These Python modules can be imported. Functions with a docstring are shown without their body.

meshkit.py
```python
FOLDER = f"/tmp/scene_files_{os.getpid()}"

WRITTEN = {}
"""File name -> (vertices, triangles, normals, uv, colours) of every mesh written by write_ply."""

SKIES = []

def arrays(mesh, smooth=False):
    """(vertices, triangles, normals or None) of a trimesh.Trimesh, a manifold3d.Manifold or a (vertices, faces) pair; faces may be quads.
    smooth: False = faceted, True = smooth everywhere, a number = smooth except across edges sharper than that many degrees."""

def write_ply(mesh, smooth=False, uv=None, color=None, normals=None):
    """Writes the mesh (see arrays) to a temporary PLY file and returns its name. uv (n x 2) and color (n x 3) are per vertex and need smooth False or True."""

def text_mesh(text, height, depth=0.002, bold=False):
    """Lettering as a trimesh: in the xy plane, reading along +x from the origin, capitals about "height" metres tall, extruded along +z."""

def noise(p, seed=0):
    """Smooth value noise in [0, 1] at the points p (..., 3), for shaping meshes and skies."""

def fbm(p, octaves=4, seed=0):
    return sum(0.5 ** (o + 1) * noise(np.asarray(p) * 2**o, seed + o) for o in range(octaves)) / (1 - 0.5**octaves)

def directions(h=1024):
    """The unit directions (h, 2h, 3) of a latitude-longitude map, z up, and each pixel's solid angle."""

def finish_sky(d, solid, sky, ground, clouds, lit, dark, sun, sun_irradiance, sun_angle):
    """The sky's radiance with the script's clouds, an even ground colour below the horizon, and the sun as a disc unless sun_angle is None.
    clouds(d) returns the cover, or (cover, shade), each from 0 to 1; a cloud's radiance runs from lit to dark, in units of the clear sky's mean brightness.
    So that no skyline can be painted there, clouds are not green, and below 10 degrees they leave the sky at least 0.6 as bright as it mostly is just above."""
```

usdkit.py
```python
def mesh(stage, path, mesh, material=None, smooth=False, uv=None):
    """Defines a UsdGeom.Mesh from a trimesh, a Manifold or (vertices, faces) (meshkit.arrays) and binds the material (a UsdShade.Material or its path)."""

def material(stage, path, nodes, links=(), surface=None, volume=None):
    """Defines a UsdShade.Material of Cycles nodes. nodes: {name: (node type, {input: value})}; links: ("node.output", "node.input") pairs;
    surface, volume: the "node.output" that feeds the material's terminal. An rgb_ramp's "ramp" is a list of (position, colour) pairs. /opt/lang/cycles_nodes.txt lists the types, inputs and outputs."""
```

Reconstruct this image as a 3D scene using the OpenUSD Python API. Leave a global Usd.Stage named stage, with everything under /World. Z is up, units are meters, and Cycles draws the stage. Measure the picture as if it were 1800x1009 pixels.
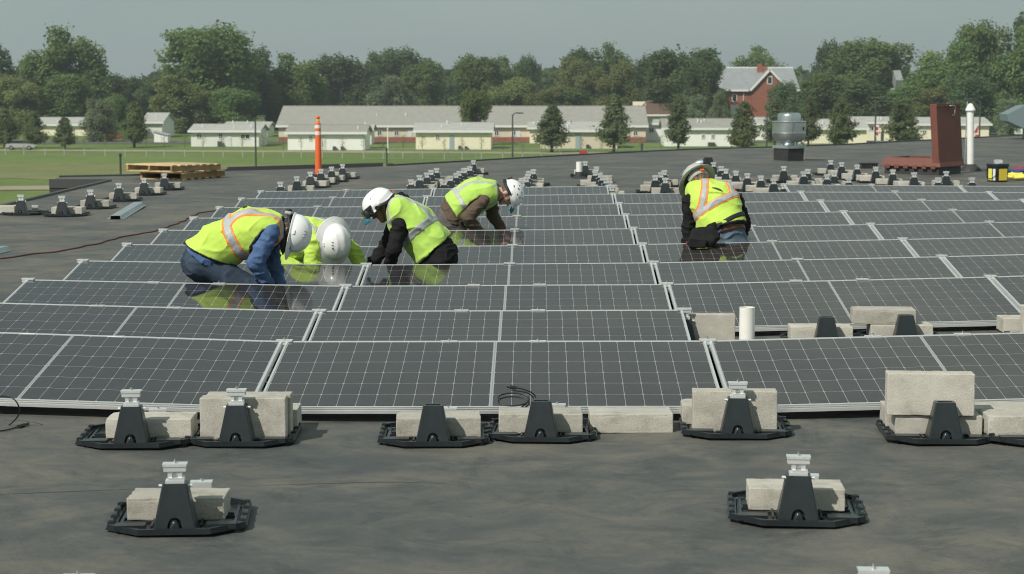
import math, random
import numpy as np
import trimesh, manifold3d, shapely
from shapely.geometry import Polygon, LineString, box as sbox
import usdkit, meshkit
from pxr import Usd, UsdGeom, UsdLux, UsdShade, Gf, Sdf, Vt

stage = Usd.Stage.CreateInMemory()
UsdGeom.SetStageUpAxis(stage, UsdGeom.Tokens.z)
UsdGeom.SetStageMetersPerUnit(stage, 1.0)
WORLD = UsdGeom.Xform.Define(stage, '/World')
stage.SetDefaultPrim(WORLD.GetPrim())
UsdGeom.Scope.Define(stage, '/World/Looks')

# ------------------------------------------------------------------ camera, sky, sun, exposure
F_PX, HOR, HC, YAW = 3313.0, 140.0, 1.645, 0.01423     # focal length in photo pixels, horizon row, eye height over the near roof
PITCH = math.atan((504.5 - HOR) / F_PX)
FWD = np.array([-math.sin(YAW) * math.cos(PITCH), math.cos(YAW) * math.cos(PITCH), -math.sin(PITCH)])
RGT = np.array([math.cos(YAW), math.sin(YAW), 0.0])
UPV = np.cross(RGT, FWD)
cam = UsdGeom.Camera.Define(stage, '/World/camera')
cam.CreateHorizontalApertureAttr(36.0)
cam.CreateVerticalApertureAttr(36.0 * 574 / 1024)
cam.CreateFocalLengthAttr(36.0 * F_PX / 1800.0)
cam.CreateFStopAttr(7.0)
cam.CreateFocusDistanceAttr(11.0)
cam.CreateClippingRangeAttr(Gf.Vec2f(0.1, 20000))
cam.CreateExposureAttr(0.0)
cam.AddTransformOp().Set(Gf.Matrix4d(*RGT, 0, *UPV, 0, *(-FWD), 0, 0, 0, HC, 1))

SUN_EL, SUN_AZ = math.radians(43), math.radians(40)     # behind the camera's left shoulder
S = np.array([-math.sin(SUN_AZ) * math.cos(SUN_EL), -math.cos(SUN_AZ) * math.cos(SUN_EL), math.sin(SUN_EL)])
SKY = 0.085
HAZE = 0.00036
dome = UsdLux.DomeLight.Define(stage, '/World/sky')
skym = usdkit.material(stage, '/World/Looks/sky', {
    'sky': ('sky_texture', dict(sky_type='single_scattering', sun_disc=False, sun_elevation=SUN_EL, sun_rotation=math.atan2(S[0], S[1]), aerosol_density=2.0, altitude=450)),
    'tc': ('texture_coordinate', {}), 'mp': ('mapping', dict(scale=(1.0, 1.0, 3.2))),
    'n': ('noise_texture', dict(scale=2.6, detail=5, roughness=0.55, distortion=0.6)),
    'cover': ('rgb_ramp', dict(ramp=[(0.0, (.80,) * 3), (0.45, (.90,) * 3), (0.75, (.97,) * 3)])),
    'n2': ('noise_texture', dict(scale=5.0, detail=4, roughness=0.5, distortion=0.3)),
    'shade': ('rgb_ramp', dict(ramp=[(0.30, (3.75, 4.72, 4.52)), (0.7, (4.30, 5.18, 4.90))])),
    'bw': ('rgb_to_bw', {}), 'mix': ('mix', dict(mix_type='mix')),
    'bg': ('background_shader', dict(strength=SKY))},
    [('tc.generated', 'mp.vector'), ('mp.vector', 'n.vector'), ('mp.vector', 'n2.vector'), ('n.fac', 'cover.fac'), ('n2.fac', 'shade.fac'),
     ('cover.color', 'bw.color'), ('bw.val', 'mix.fac'), ('sky.color', 'mix.color1'), ('shade.color', 'mix.color2'), ('mix.color', 'bg.color')], surface='bg.background')
UsdShade.MaterialBindingAPI.Apply(dome.GetPrim()).Bind(skym)
dome.GetPrim().SetCustomDataByKey('kind', 'structure')
sun = UsdLux.DistantLight.Define(stage, '/World/sun')
sun.CreateNormalizeAttr(True); sun.CreateIntensityAttr(1.08); sun.CreateAngleAttr(0.9); sun.CreateColorAttr(Gf.Vec3f(1.0, 0.95, 0.86))
_z = S / np.linalg.norm(S); _x = np.cross([0, 0, 1], _z); _x /= np.linalg.norm(_x); _y = np.cross(_z, _x)
sun.AddTransformOp().Set(Gf.Matrix4d(*_x, 0, *_y, 0, *_z, 0, 0, 0, 50, 1))

# ------------------------------------------------------------------ geometry helpers
rng = np.random.default_rng(7)
def ray(px, py):
    return FWD + (px - 900) / F_PX * RGT - (py - 504.5) / F_PX * UPV
EYE = np.array([0, 0, HC])
def pt(px, py, Y):
    d = ray(px, py); return EYE + d * (Y / d[1])
RC = [-0.0466, 0.0853, 0.0516, 0.0508, -0.0109, 0.0652, -0.0306, -0.098, -0.007, -0.0581]
def roof_z(x, y):
    u = (np.clip(x, -3.9, 5.8) - 1) / 5; v = (np.clip(y, 10.0, 25.2) - 17) / 8
    b = [1 + 0 * u * v, u, v, u * u, u * v, v * v, u ** 3, u * u * v, u * v * v, v ** 3]
    return sum(c * k for c, k in zip(RC, b))
def at(px, py, off=0.0):
    d = ray(px, py); t = 10.0
    for _ in range(40):
        p = EYE + d * t; t2 = (roof_z(p[0], p[1]) + off - HC) / d[2]; t = 0.5 * t + 0.5 * min(t2, 400)
    return EYE + d * t
GZ = -7.4                                                 # the lawn and streets round the building
def gat(px, py, off=0.0):
    d = ray(px, py); return EYE + d * ((GZ + off - HC) / d[2])

def cat(ms):
    return trimesh.util.concatenate([m if isinstance(m, trimesh.Trimesh) else trimesh.Trimesh(*m, process=False) for m in ms])
def bx(c, s, rot=None):
    m = trimesh.creation.box(s)
    if rot is not None: m.apply_transform(trimesh.transformations.euler_matrix(*rot))
    m.apply_translation(c); return m
def rbox(c, s, r=0.006, seg=8):
    """box with rounded edges"""
    s = np.array(s) / 2 - r
    k = manifold3d.Manifold.sphere(r, seg)
    pts = [k.translate((sx * s[0], sy * s[1], sz * s[2])) for sx in (-1, 1) for sy in (-1, 1) for sz in (-1, 1)]
    return tri(manifold3d.Manifold.batch_hull(pts).translate(tuple(c)))
def tri(m):
    k = m.to_mesh(); return trimesh.Trimesh(k.vert_properties[:, :3], k.tri_verts, process=False)
def man(m):
    return manifold3d.Manifold(manifold3d.Mesh(np.asarray(m.vertices, np.float32), np.asarray(m.faces, np.uint32)))
def cyl(a, b, r, r2=None, n=16):
    a, b = np.asarray(a, float), np.asarray(b, float); r2 = r if r2 is None else r2
    t = b - a; L = np.linalg.norm(t); t /= L
    x = np.cross(t, [0, 0, 1.0] if abs(t[2]) < .9 else [1.0, 0, 0]); x /= np.linalg.norm(x); y = np.cross(t, x)
    g = np.arange(n) * 2 * np.pi / n
    ring = np.cos(g)[:, None] * x + np.sin(g)[:, None] * y
    v = np.vstack([a + r * ring, b + r2 * ring, a[None], b[None]]); i = np.arange(n); j = (i + 1) % n
    f = np.vstack([np.stack([i, j, j + n], 1), np.stack([i, j + n, i + n], 1), np.stack([j, i, np.full(n, 2 * n)], 1), np.stack([i + n, j + n, np.full(n, 2 * n + 1)], 1)])
    return trimesh.Trimesh(v, f, process=False)
def tube(path, r, n=8):
    p = np.asarray(path, float); r = np.broadcast_to(r, len(p)); t = np.gradient(p, axis=0); t /= np.linalg.norm(t, axis=1, keepdims=True) + 1e-12
    a = np.cross(t, np.where(np.abs(t[:, 2:]) < .9, [0, 0, 1.0], [1.0, 0, 0])); a /= np.linalg.norm(a, axis=1, keepdims=True); b = np.cross(t, a)
    g = np.arange(n) * 2 * np.pi / n
    v = (p[:, None] + r[:, None, None] * (np.cos(g)[None, :, None] * a[:, None] + np.sin(g)[None, :, None] * b[:, None])).reshape(-1, 3)
    i, j = np.meshgrid(np.arange(len(p) - 1), np.arange(n), indexing='ij'); k = (j + 1) % n
    f = np.vstack([np.stack([i * n + j, i * n + k, (i + 1) * n + k], -1).reshape(-1, 3), np.stack([i * n + j, (i + 1) * n + k, (i + 1) * n + j], -1).reshape(-1, 3)])
    m = len(v); v = np.vstack([v, p[:1], p[-1:]]); jj = np.arange(n); kk = (jj + 1) % n; e = (len(p) - 1) * n
    f = np.vstack([f, np.stack([kk, jj, np.full(n, m)], 1), np.stack([e + jj, e + kk, np.full(n, m + 1)], 1)])
    return trimesh.Trimesh(v, f, process=False)
def smooth_path(pts, n=40):
    pts = np.asarray(pts, float); s = np.r_[0, np.cumsum(np.linalg.norm(np.diff(pts, axis=0), axis=1))]
    from scipy.interpolate import CubicSpline
    return CubicSpline(s, pts)(np.linspace(0, s[-1], n))
def revolve(prof, n=32):
    """profile of (radius, z) pairs, bottom to top or any order, about z"""
    prof = np.asarray(prof, float); g = np.arange(n) * 2 * np.pi / n; m = len(prof)
    v = np.stack([prof[:, 0, None] * np.cos(g), prof[:, 0, None] * np.sin(g), np.repeat(prof[:, 1, None], n, 1)], -1).reshape(-1, 3)
    i, j = np.meshgrid(np.arange(m - 1), np.arange(n), indexing='ij'); k = (j + 1) % n
    f = np.vstack([np.stack([i * n + j, i * n + k, (i + 1) * n + k], -1).reshape(-1, 3), np.stack([i * n + j, (i + 1) * n + k, (i + 1) * n + j], -1).reshape(-1, 3)])
    return trimesh.Trimesh(v, f, process=False)
def ext(poly, z0, z1):
    ms = []
    for g in getattr(poly, 'geoms', [poly]):
        if g.area < 1e-9: continue
        m = trimesh.creation.extrude_polygon(g, z1 - z0, engine='earcut'); m.apply_translation((0, 0, z0)); ms.append(m)
    return cat(ms)
def grid_mesh(X, Y, Z):
    ny, nx = X.shape; v = np.stack([X, Y, Z], -1).reshape(-1, 3); i, j = np.meshgrid(np.arange(ny - 1), np.arange(nx - 1), indexing='ij')
    a = i * nx + j
    return trimesh.Trimesh(v, np.vstack([np.stack([a, a + 1, a + nx + 1], -1).reshape(-1, 3), np.stack([a, a + nx + 1, a + nx], -1).reshape(-1, 3)]), process=False)
def moved(m, loc=(0, 0, 0), rz=0.0, s=1.0):
    m = m.copy(); T = trimesh.transformations.rotation_matrix(rz, [0, 0, 1]); T[:3, :3] *= s; T[:3, 3] = loc; m.apply_transform(T); return m

# ------------------------------------------------------------------ naming helpers
COUNT = {}
def number(parent, name):
    k = COUNT.get((parent, name), 0); COUNT[(parent, name)] = k + 1
    return f'{parent}/{name}' if k == 0 else f'{parent}/{name}_{k:03d}'
def props(p, label=None, cat_=None, group=None, kind=None):
    for k, v in (('label', label), ('category', cat_), ('group', group), ('kind', kind)):
        if v: p.SetCustomDataByKey(k, v)
def xf(prim, loc=(0, 0, 0), rz=0.0, M=None, scale=None):
    x = UsdGeom.Xformable(prim)
    if M is not None: x.AddTransformOp().Set(Gf.Matrix4d(*np.asarray(M).T.ravel().tolist())); return
    x.AddTranslateOp().Set(Gf.Vec3d(*map(float, loc)))
    if rz: x.AddRotateZOp().Set(math.degrees(rz))
    if scale is not None: x.AddScaleOp().Set(Gf.Vec3f(*map(float, np.broadcast_to(scale, 3))))
def thing(name, label, cat_, group=None, loc=(0, 0, 0), rz=0.0, M=None):
    p = UsdGeom.Xform.Define(stage, number('/World', name)).GetPrim(); xf(p, loc, rz, M); props(p, label, cat_, group); return str(p.GetPath())
def part(parent, name, mesh, mat, smooth=False, label=None, kind=None):
    path = number(parent, name); m = usdkit.mesh(stage, path, mesh, MAT[mat], smooth)
    props(m.GetPrim(), label=label, kind=kind); return path
def single(name, mesh, mat, label=None, cat_=None, group=None, kind=None, smooth=False):
    path = number('/World', name); m = usdkit.mesh(stage, path, mesh, MAT[mat], smooth); props(m.GetPrim(), label, cat_, group, kind); return path
def kind_of(name):
    """a class prim that copies refer to"""
    path = '/World/' + name; p = stage.CreateClassPrim(path); p.SetTypeName('Xform'); return path
def copy(src, name, label, cat_, group=None, loc=(0, 0, 0), rz=0.0, M=None, scale=None):
    p = UsdGeom.Xform.Define(stage, number('/World', name)).GetPrim()
    p.GetReferences().AddInternalReference(src); p.SetInstanceable(True); xf(p, loc, rz, M, scale); props(p, label, cat_, group); return str(p.GetPath())
ORD = ['first', 'second', 'third', 'fourth', 'fifth', 'sixth', 'seventh', 'eighth', 'ninth', 'tenth', 'eleventh', 'twelfth', 'thirteenth', 'fourteenth', 'fifteenth', 'sixteenth']

# ------------------------------------------------------------------ materials
MAT = {}
def mat(name, nodes, links=(), surface='p.BSDF'):
    MAT[name] = usdkit.material(stage, '/World/Looks/' + name, nodes, links, surface=surface)
def plain(name, col, rough=0.6, metallic=0.0, var=0.0, scale=30.0, bump=0.0, bscale=200.0, spec=0.5, coat=0.0, rand=0.0, **kw):
    """a colour with a little procedural unevenness and optional fine relief"""
    n = {'p': ('principled_bsdf', dict(base_color=col, roughness=rough, metallic=metallic, specular_ior_level=spec, coat_weight=coat, **kw))}; l = []
    if var or bump or rand: n['tc'] = ('texture_coordinate', {})
    if var:
        c = np.array(col)
        n['n'] = ('noise_texture', dict(scale=scale, detail=5, roughness=0.6))
        n['r'] = ('rgb_ramp', dict(ramp=[(0.3, tuple(c * (1 - var))), (0.7, tuple(np.clip(c * (1 + var), 0, 1)))]))
        l += [('tc.object', 'n.vector'), ('n.fac', 'r.fac')]; src = 'r.color'
        if rand:
            n['oi'] = ('object_info', {}); n['mr'] = ('map_range', dict(from_min=0, from_max=1, to_min=1 - rand, to_max=1 + rand)); n['h'] = ('hsv', {})
            l += [('oi.random', 'mr.value'), ('mr.result', 'h.value'), ('r.color', 'h.color')]; src = 'h.color'
        l.append((src, 'p.base_color'))
    if bump:
        n['bn'] = ('noise_texture', dict(scale=bscale, detail=3, roughness=0.6)); n['b'] = ('bump', dict(strength=bump, distance=0.01))
        l += [('tc.object', 'bn.vector'), ('bn.fac', 'b.height'), ('b.normal', 'p.normal')]
    mat(name, n, l)

# roof membrane: black rubber weathered to slate grey, tan dust in drifts, faint rings where puddles dried
mat('membrane', {
    'g': ('geometry', {}), 'mp': ('mapping', dict(scale=(.85, 1.1, 1.0), rotation=(0, 0, .6))),
    'n1': ('noise_texture', dict(scale=.60, detail=8, roughness=0.62, distortion=.7)),
    'n2': ('noise_texture', dict(scale=3.0, detail=10, roughness=0.76, distortion=.6)),
    'n3': ('noise_texture', dict(scale=70, detail=4, roughness=0.7)), 'n4': ('noise_texture', dict(scale=2.2, detail=10, roughness=.80, distortion=.9)),
    'a': ('math', dict(math_type='multiply_add', value2=0.55, value3=0.0)), 'b_': ('math', dict(math_type='multiply_add', value2=0.49)),
    'r': ('rgb_ramp', dict(ramp=[(0.41, (.058, .064, .065)), (0.49, (.084, .088, .085)), (0.545, (.112, .110, .098)), (0.63, (.155, .145, .119))])),
    'r3': ('rgb_ramp', dict(ramp=[(0.3, (.88,) * 3), (0.7, (1.08,) * 3)])), 'm': ('mix', dict(mix_type='multiply', fac=1.0)),
    'r4': ('rgb_ramp', dict(ramp=[(0.40, (.66, .70, .73)), (0.48, (.98,) * 3), (0.60, (1.0,) * 3), (0.68, (1.22, 1.18, 1.08))])), 'm4': ('mix', dict(mix_type='multiply', fac=.8)),
    'dv': ('vector_math', dict(math_type='add')), 'ds': ('vector_math', dict(math_type='scale', scale=.10)), 'v': ('voronoi_texture', dict(scale=.85, randomness=1.0)), 'r5': ('rgb_ramp', dict(ramp=[(0.0, (.86,) * 3), (.10, (.93,) * 3), (.125, (.84,) * 3), (.145, (1.06, 1.05, 1.02)), (.19, (1.0,) * 3)])), 'm5': ('mix', dict(mix_type='multiply', fac=.9)),
    'rr': ('map_range', dict(from_min=.35, from_max=.65, to_min=.48, to_max=.8)),
    'bs': ('noise_texture', dict(scale=3.0, detail=10, roughness=0.74)), 'b': ('bump', dict(strength=.4, distance=0.02)),
    'p': ('principled_bsdf', dict(roughness=.65, specular_ior_level=.4))},
    [('g.position', 'mp.vector'), ('mp.vector', 'n1.vector'), ('mp.vector', 'n2.vector'), ('g.position', 'n3.vector'), ('g.position', 'n4.vector'), ('n1.fac', 'a.value1'), ('n2.fac', 'b_.value1'), ('a.value', 'b_.value3'),
     ('b_.value', 'r.fac'), ('n3.fac', 'r3.fac'), ('r.color', 'm.color1'), ('r3.color', 'm.color2'), ('n4.fac', 'r4.fac'), ('m.color', 'm4.color1'), ('r4.color', 'm4.color2'),
     ('n2.color', 'ds.vector1'), ('g.position', 'dv.vector1'), ('ds.vector', 'dv.vector2'), ('dv.vector', 'v.vector'), ('v.distance', 'r5.fac'), ('m4.color', 'm5.color1'), ('r5.color', 'm5.color2'), ('m5.color', 'p.base_color'), ('b_.value', 'rr.value'), ('rr.result', 'p.roughness'),
     ('g.position', 'bs.vector'), ('bs.fac', 'b.height'), ('b.normal', 'p.normal')])
plain('seam', (.088, .087, .079), .7, var=.3, scale=3, bump=.2, bscale=60); plain('seam_tape', (.116, .113, .101), .7, var=.35, scale=2.2, bump=.2, bscale=60)
plain('flashing', (.030, .031, .032), .6, var=.3, scale=4)
plain('roof_edge_metal', (.055, .058, .060), .5)
# photovoltaic cells under glass: near-black blue silicon with fine fingers and busbars
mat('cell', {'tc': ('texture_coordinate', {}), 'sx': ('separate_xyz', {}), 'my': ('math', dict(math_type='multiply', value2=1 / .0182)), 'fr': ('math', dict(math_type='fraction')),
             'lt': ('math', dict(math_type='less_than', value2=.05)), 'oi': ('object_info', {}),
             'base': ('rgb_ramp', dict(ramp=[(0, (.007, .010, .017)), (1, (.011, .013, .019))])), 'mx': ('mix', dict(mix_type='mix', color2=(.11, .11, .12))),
             'dn': ('noise_texture', dict(scale=1.1, detail=8, roughness=.68)), 'dx': ('separate_xyz', {}), 'dm': ('map_range', dict(from_min=-4.2, from_max=2.5, to_min=.010, to_max=.13, clamp=True)), 'dr': ('map_range', dict(from_min=.3, from_max=.75, to_min=.45, to_max=1.5)), 'bw': ('math', dict(math_type='multiply')),  # dust noise, times a rise along x that paints warmer sky reflection at right
             'dust_sky_tint': ('mix', dict(mix_type='mix', color2=(.30, .235, .165))), 'g': ('geometry', {}),
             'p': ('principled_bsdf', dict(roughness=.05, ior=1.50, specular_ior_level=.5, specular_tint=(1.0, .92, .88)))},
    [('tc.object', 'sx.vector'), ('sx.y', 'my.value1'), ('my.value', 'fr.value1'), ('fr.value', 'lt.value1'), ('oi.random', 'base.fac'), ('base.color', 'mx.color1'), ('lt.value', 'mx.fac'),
     ('g.position', 'dn.vector'), ('g.position', 'dx.vector'), ('dx.x', 'dm.value'), ('dn.fac', 'dr.value'), ('dr.result', 'bw.value1'), ('dm.result', 'bw.value2'), ('bw.value', 'dust_sky_tint.fac'), ('mx.color', 'dust_sky_tint.color1'), ('dust_sky_tint.color', 'p.base_color')])
plain('backsheet', (.33, .34, .34), .08, ior=1.42)
plain('ribbon', (.42, .44, .45), .25, metallic=.6)
plain('frame_alu', (.76, .78, .78), .36, metallic=.6, var=.06, scale=8)
plain('clamp_alu', (.84, .85, .85), .32, metallic=.6, var=.05, scale=20)
plain('steel', (.55, .55, .54), .3, metallic=1.0)
plain('galv', (.52, .58, .60), .38, metallic=.85, var=.15, scale=9)
plain('black_plastic', (.015, .020, .023), .32, var=.35, scale=9, bump=.05, bscale=350)
plain('black_shadow', (.008, .008, .008), .8)
mat('concrete', {'tc': ('texture_coordinate', {}), 'oi': ('object_info', {}), 'add': ('vector_math', dict(math_type='add')), 'sc': ('vector_math', dict(math_type='scale', scale=40.0)),
    'n': ('noise_texture', dict(scale=7, detail=6, roughness=.65)), 'n2': ('noise_texture', dict(scale=160, detail=4, roughness=.75)), 'v': ('voronoi_texture', dict(scale=75)),
    'r': ('rgb_ramp', dict(ramp=[(.28, (.33, .31, .26)), (.46, (.47, .45, .395)), (.75, (.57, .55, .49))])), 'r2': ('rgb_ramp', dict(ramp=[(.30, (.72,) * 3), (.55, (1.0,) * 3), (.8, (1.12,) * 3)])),
    'pit': ('rgb_ramp', dict(ramp=[(.0, (.5,) * 3), (.16, (1.0,) * 3)])), 'm': ('mix', dict(mix_type='multiply', fac=1)), 'm2': ('mix', dict(mix_type='multiply', fac=.45)),
    'mr': ('map_range', dict(from_min=0, from_max=1, to_min=.86, to_max=1.1)), 'h': ('hsv', {}), 'ha': ('math', dict(math_type='multiply_add', value2=-.35)), 'b': ('bump', dict(strength=.7, distance=.004)),
    'p': ('principled_bsdf', dict(roughness=.9, specular_ior_level=.25))},
    [('oi.location', 'sc.vector1'), ('tc.object', 'add.vector1'), ('sc.vector', 'add.vector2'), ('add.vector', 'n.vector'), ('add.vector', 'n2.vector'), ('add.vector', 'v.vector'), ('n.fac', 'r.fac'), ('n2.fac', 'r2.fac'),
     ('r.color', 'm.color1'), ('r2.color', 'm.color2'), ('v.distance', 'pit.fac'), ('m.color', 'm2.color1'), ('pit.color', 'm2.color2'), ('oi.random', 'mr.value'), ('mr.result', 'h.value'), ('m2.color', 'h.color'),
     ('h.color', 'p.base_color'), ('n2.fac', 'b.height'), ('b.normal', 'p.normal')])
plain('pvc', (.80, .80, .75), .35, var=.06, scale=6)
plain('white_paint', (.78, .78, .75), .45, var=.05, scale=5)
plain('orange_plastic', (.75, .13, .03), .45, var=.08, scale=4)
plain('reflective_white', (.70, .70, .68), .35)
plain('yellow_plastic', (.75, .58, .06), .45)
plain('lemon', (.72, .66, .10), .55)
plain('red_metal', (.150, .050, .035), .55, var=.12, scale=5, bump=.03, bscale=40)
plain('spun_alu', (.62, .65, .65), .27, metallic=1.0, var=.08, scale=6)
plain('wood', (.50, .39, .22), .8, var=.3, scale=6, rand=.2)
plain('wood_dark', (.30, .19, .085), .85, var=.3, scale=6, rand=.2)
plain('cable', (.012, .012, .013), .4)
plain('cord_red', (.16, .05, .04), .6, var=.2, scale=8)
plain('red_cloth', (.30, .03, .03), .8); plain('blue_cloth', (.03, .06, .20), .8)
plain('blue_grey_metal', (.20, .26, .28), .45, metallic=.3)
plain('clear_plastic', (.55, .57, .57), .2, alpha=.6)

# ------------------------------------------------------------------ roof and building we stand on
XL = at(190, 319)[0]; yc = at(195, 318)[1]
c103 = at(103, 314.5)
far_px = [(104, 311.5), (232, 309), (400, 300), (680, 292), (1000, 274), (1200, 264), (1500, 254), (1800, 238), (2050, 228)]
far = [at(*p)[:2] for p in far_px]
roof_poly = Polygon([(XL, 1.0), (XL, yc), (c103[0], yc)] + [tuple(p) for p in far] + [(far[-1][0] + 6, 1.0)])
def drape(poly, step):
    """the roof sheet: triangles of the outline cut to a grid, lifted to the roof's slope"""
    x0, y0, x1, y1 = poly.bounds; v, f = [], []
    for i in range(int((x1 - x0) / step) + 1):
        for j in range(int((y1 - y0) / step) + 1):
            c = sbox(x0 + i * step, y0 + j * step, x0 + (i + 1) * step, y0 + (j + 1) * step).intersection(poly)
            for g in getattr(c, 'geoms', [c]):
                if g.geom_type != 'Polygon' or g.area < 1e-6: continue
                vv, ff = trimesh.creation.triangulate_polygon(g, engine='earcut'); f.append(ff + len(v)); v += vv.tolist()
    v = np.array(v); f = np.vstack(f); z = roof_z(v[:, 0], v[:, 1]); m = trimesh.Trimesh(np.c_[v, z], f, process=False); m.merge_vertices(digits_vertex=4); m.fix_normals()
    if m.face_normals[:, 2].mean() < 0: m.invert()
    return m
roof = single('roof', drape(roof_poly, 1.1), 'membrane', kind='structure', smooth=True)
def strip(pts, w, lift=.0025, mat_='seam', name='membrane_seam', n=60):
    p = smooth_path([(*q, 0) for q in pts], n)[:, :2] if len(pts) > 2 else np.linspace(pts[0], pts[1], n)
    t = np.gradient(p, axis=0); t /= np.linalg.norm(t, axis=1, keepdims=True); nrm = np.c_[-t[:, 1], t[:, 0]]
    w = w * (1 + .02 * np.sin(np.arange(n) * .5))[:, None] / 2
    e = [p - nrm * w, p + nrm * w]
    Z = [roof_z(q[:, 0], q[:, 1]) + lift for q in e]
    mm = grid_mesh(np.stack([e[0][:, 0], e[1][:, 0]]).T, np.stack([e[0][:, 1], e[1][:, 1]]).T, np.stack(Z).T)
    if mm.face_normals[:, 2].mean() < 0: mm.invert()
    return part(roof, name, mm, mat_)
for pl, w, m_ in ((((-40, 872), (250, 860), (520, 852), (700, 848), (790, 852)), .008, 'seam'),):
    strip([at(*q)[:2] for q in pl], w, mat_=m_)
# wall of the building under the roof edge, and the low dark edging along it
ring = roof_poly.exterior
plain('brick_wall', (.22, .11, .075), .85, var=.15, scale=2)
wall_v, wall_f = [], []
co = np.array(ring.coords)[:-1]
for a, b in zip(co, np.roll(co, -1, 0)):
    k = len(wall_v); za, zb = roof_z(*a) - .02, roof_z(*b) - .02
    wall_v += [(*a, GZ - .2), (*b, GZ - .2), (*b, zb), (*a, za)]; wall_f += [(k, k + 1, k + 2), (k, k + 2, k + 3)]
part(roof, 'outer_wall', trimesh.Trimesh(wall_v, wall_f, process=False), 'flashing')
def edging(a, b, name='roof_edging', h=.03, w=.07):
    n = max(2, int(np.linalg.norm(np.subtract(b, a)) / 2)); p = np.linspace(a, b, n); v = []; t = np.subtract(b, a) / np.linalg.norm(np.subtract(b, a)); nr = np.array([-t[1], t[0]]) * w / 2
    for q in p:
        z = roof_z(*q); v += [(*(q - nr), z - .12), (*(q - nr), z + h), (*(q + nr), z + h), (*(q + nr), z - .12)]
    f = []
    for i in range(n - 1):
        for j in range(4):
            A, B = i * 4 + j, i * 4 + (j + 1) % 4; f += [(A, A + 4, B + 4), (A, B + 4, B)]
    f += [(0, 1, 2), (0, 2, 3), (4 * n - 4, 4 * n - 2, 4 * n - 3), (4 * n - 4, 4 * n - 1, 4 * n - 2)]
    m = trimesh.Trimesh(v, f, process=False); m.fix_normals()
    return part(roof, name, m, 'roof_edge_metal')
edging((XL, 1.0), (XL, yc - .06)); edging((c103[0], yc + .02), (XL - .05, yc + .02))
e1 = at(672, 292.4)[:2]; e2 = at(690, 291.6)[:2]
for a, b in zip(far[:-1], far[1:]):
    if a[0] < e1[0] < b[0]: edging(a, e1, h=.07); edging(e2, b, h=.05)
    else: edging(a, b, h=.03)

# ------------------------------------------------------------------ ground beyond the building
def field(name, rampc, scale, rough=1.0):
    mat(name, {'g': ('geometry', {}), 'n': ('noise_texture', dict(scale=scale, detail=8, roughness=.65)), 'n2': ('noise_texture', dict(scale=scale * 14, detail=5, roughness=.7)),
               'a': ('math', dict(math_type='multiply_add', value2=.45, value3=0)), 'b': ('math', dict(math_type='multiply_add', value2=.55)), 'r': ('rgb_ramp', dict(ramp=rampc)),
               'p': ('principled_bsdf', dict(roughness=rough, specular_ior_level=.15))},
        [('g.position', 'n.vector'), ('g.position', 'n2.vector'), ('n2.fac', 'a.value1'), ('n.fac', 'b.value1'), ('a.value', 'b.value3'), ('b.value', 'r.fac'), ('r.color', 'p.base_color')])
field('grass', [(.35, (.090, .140, .040)), (.5, (.125, .178, .052)), (.68, (.180, .210, .075))], .05)
field('dry_grass', [(.38, (.115, .165, .050)), (.50, (.165, .180, .075)), (.68, (.26, .23, .125))], .12)
field('dirt', [(.35, (.25, .22, .15)), (.65, (.36, .32, .23))], .1)
field('asphalt', [(.35, (.10, .10, .095)), (.65, (.14, .14, .13))], .1)
single('ground', grid_mesh(*np.meshgrid(np.linspace(-2500, 2500, 41), np.linspace(-300, 4700, 41)), np.full((41, 41), GZ)), 'grass', kind='structure')
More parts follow.
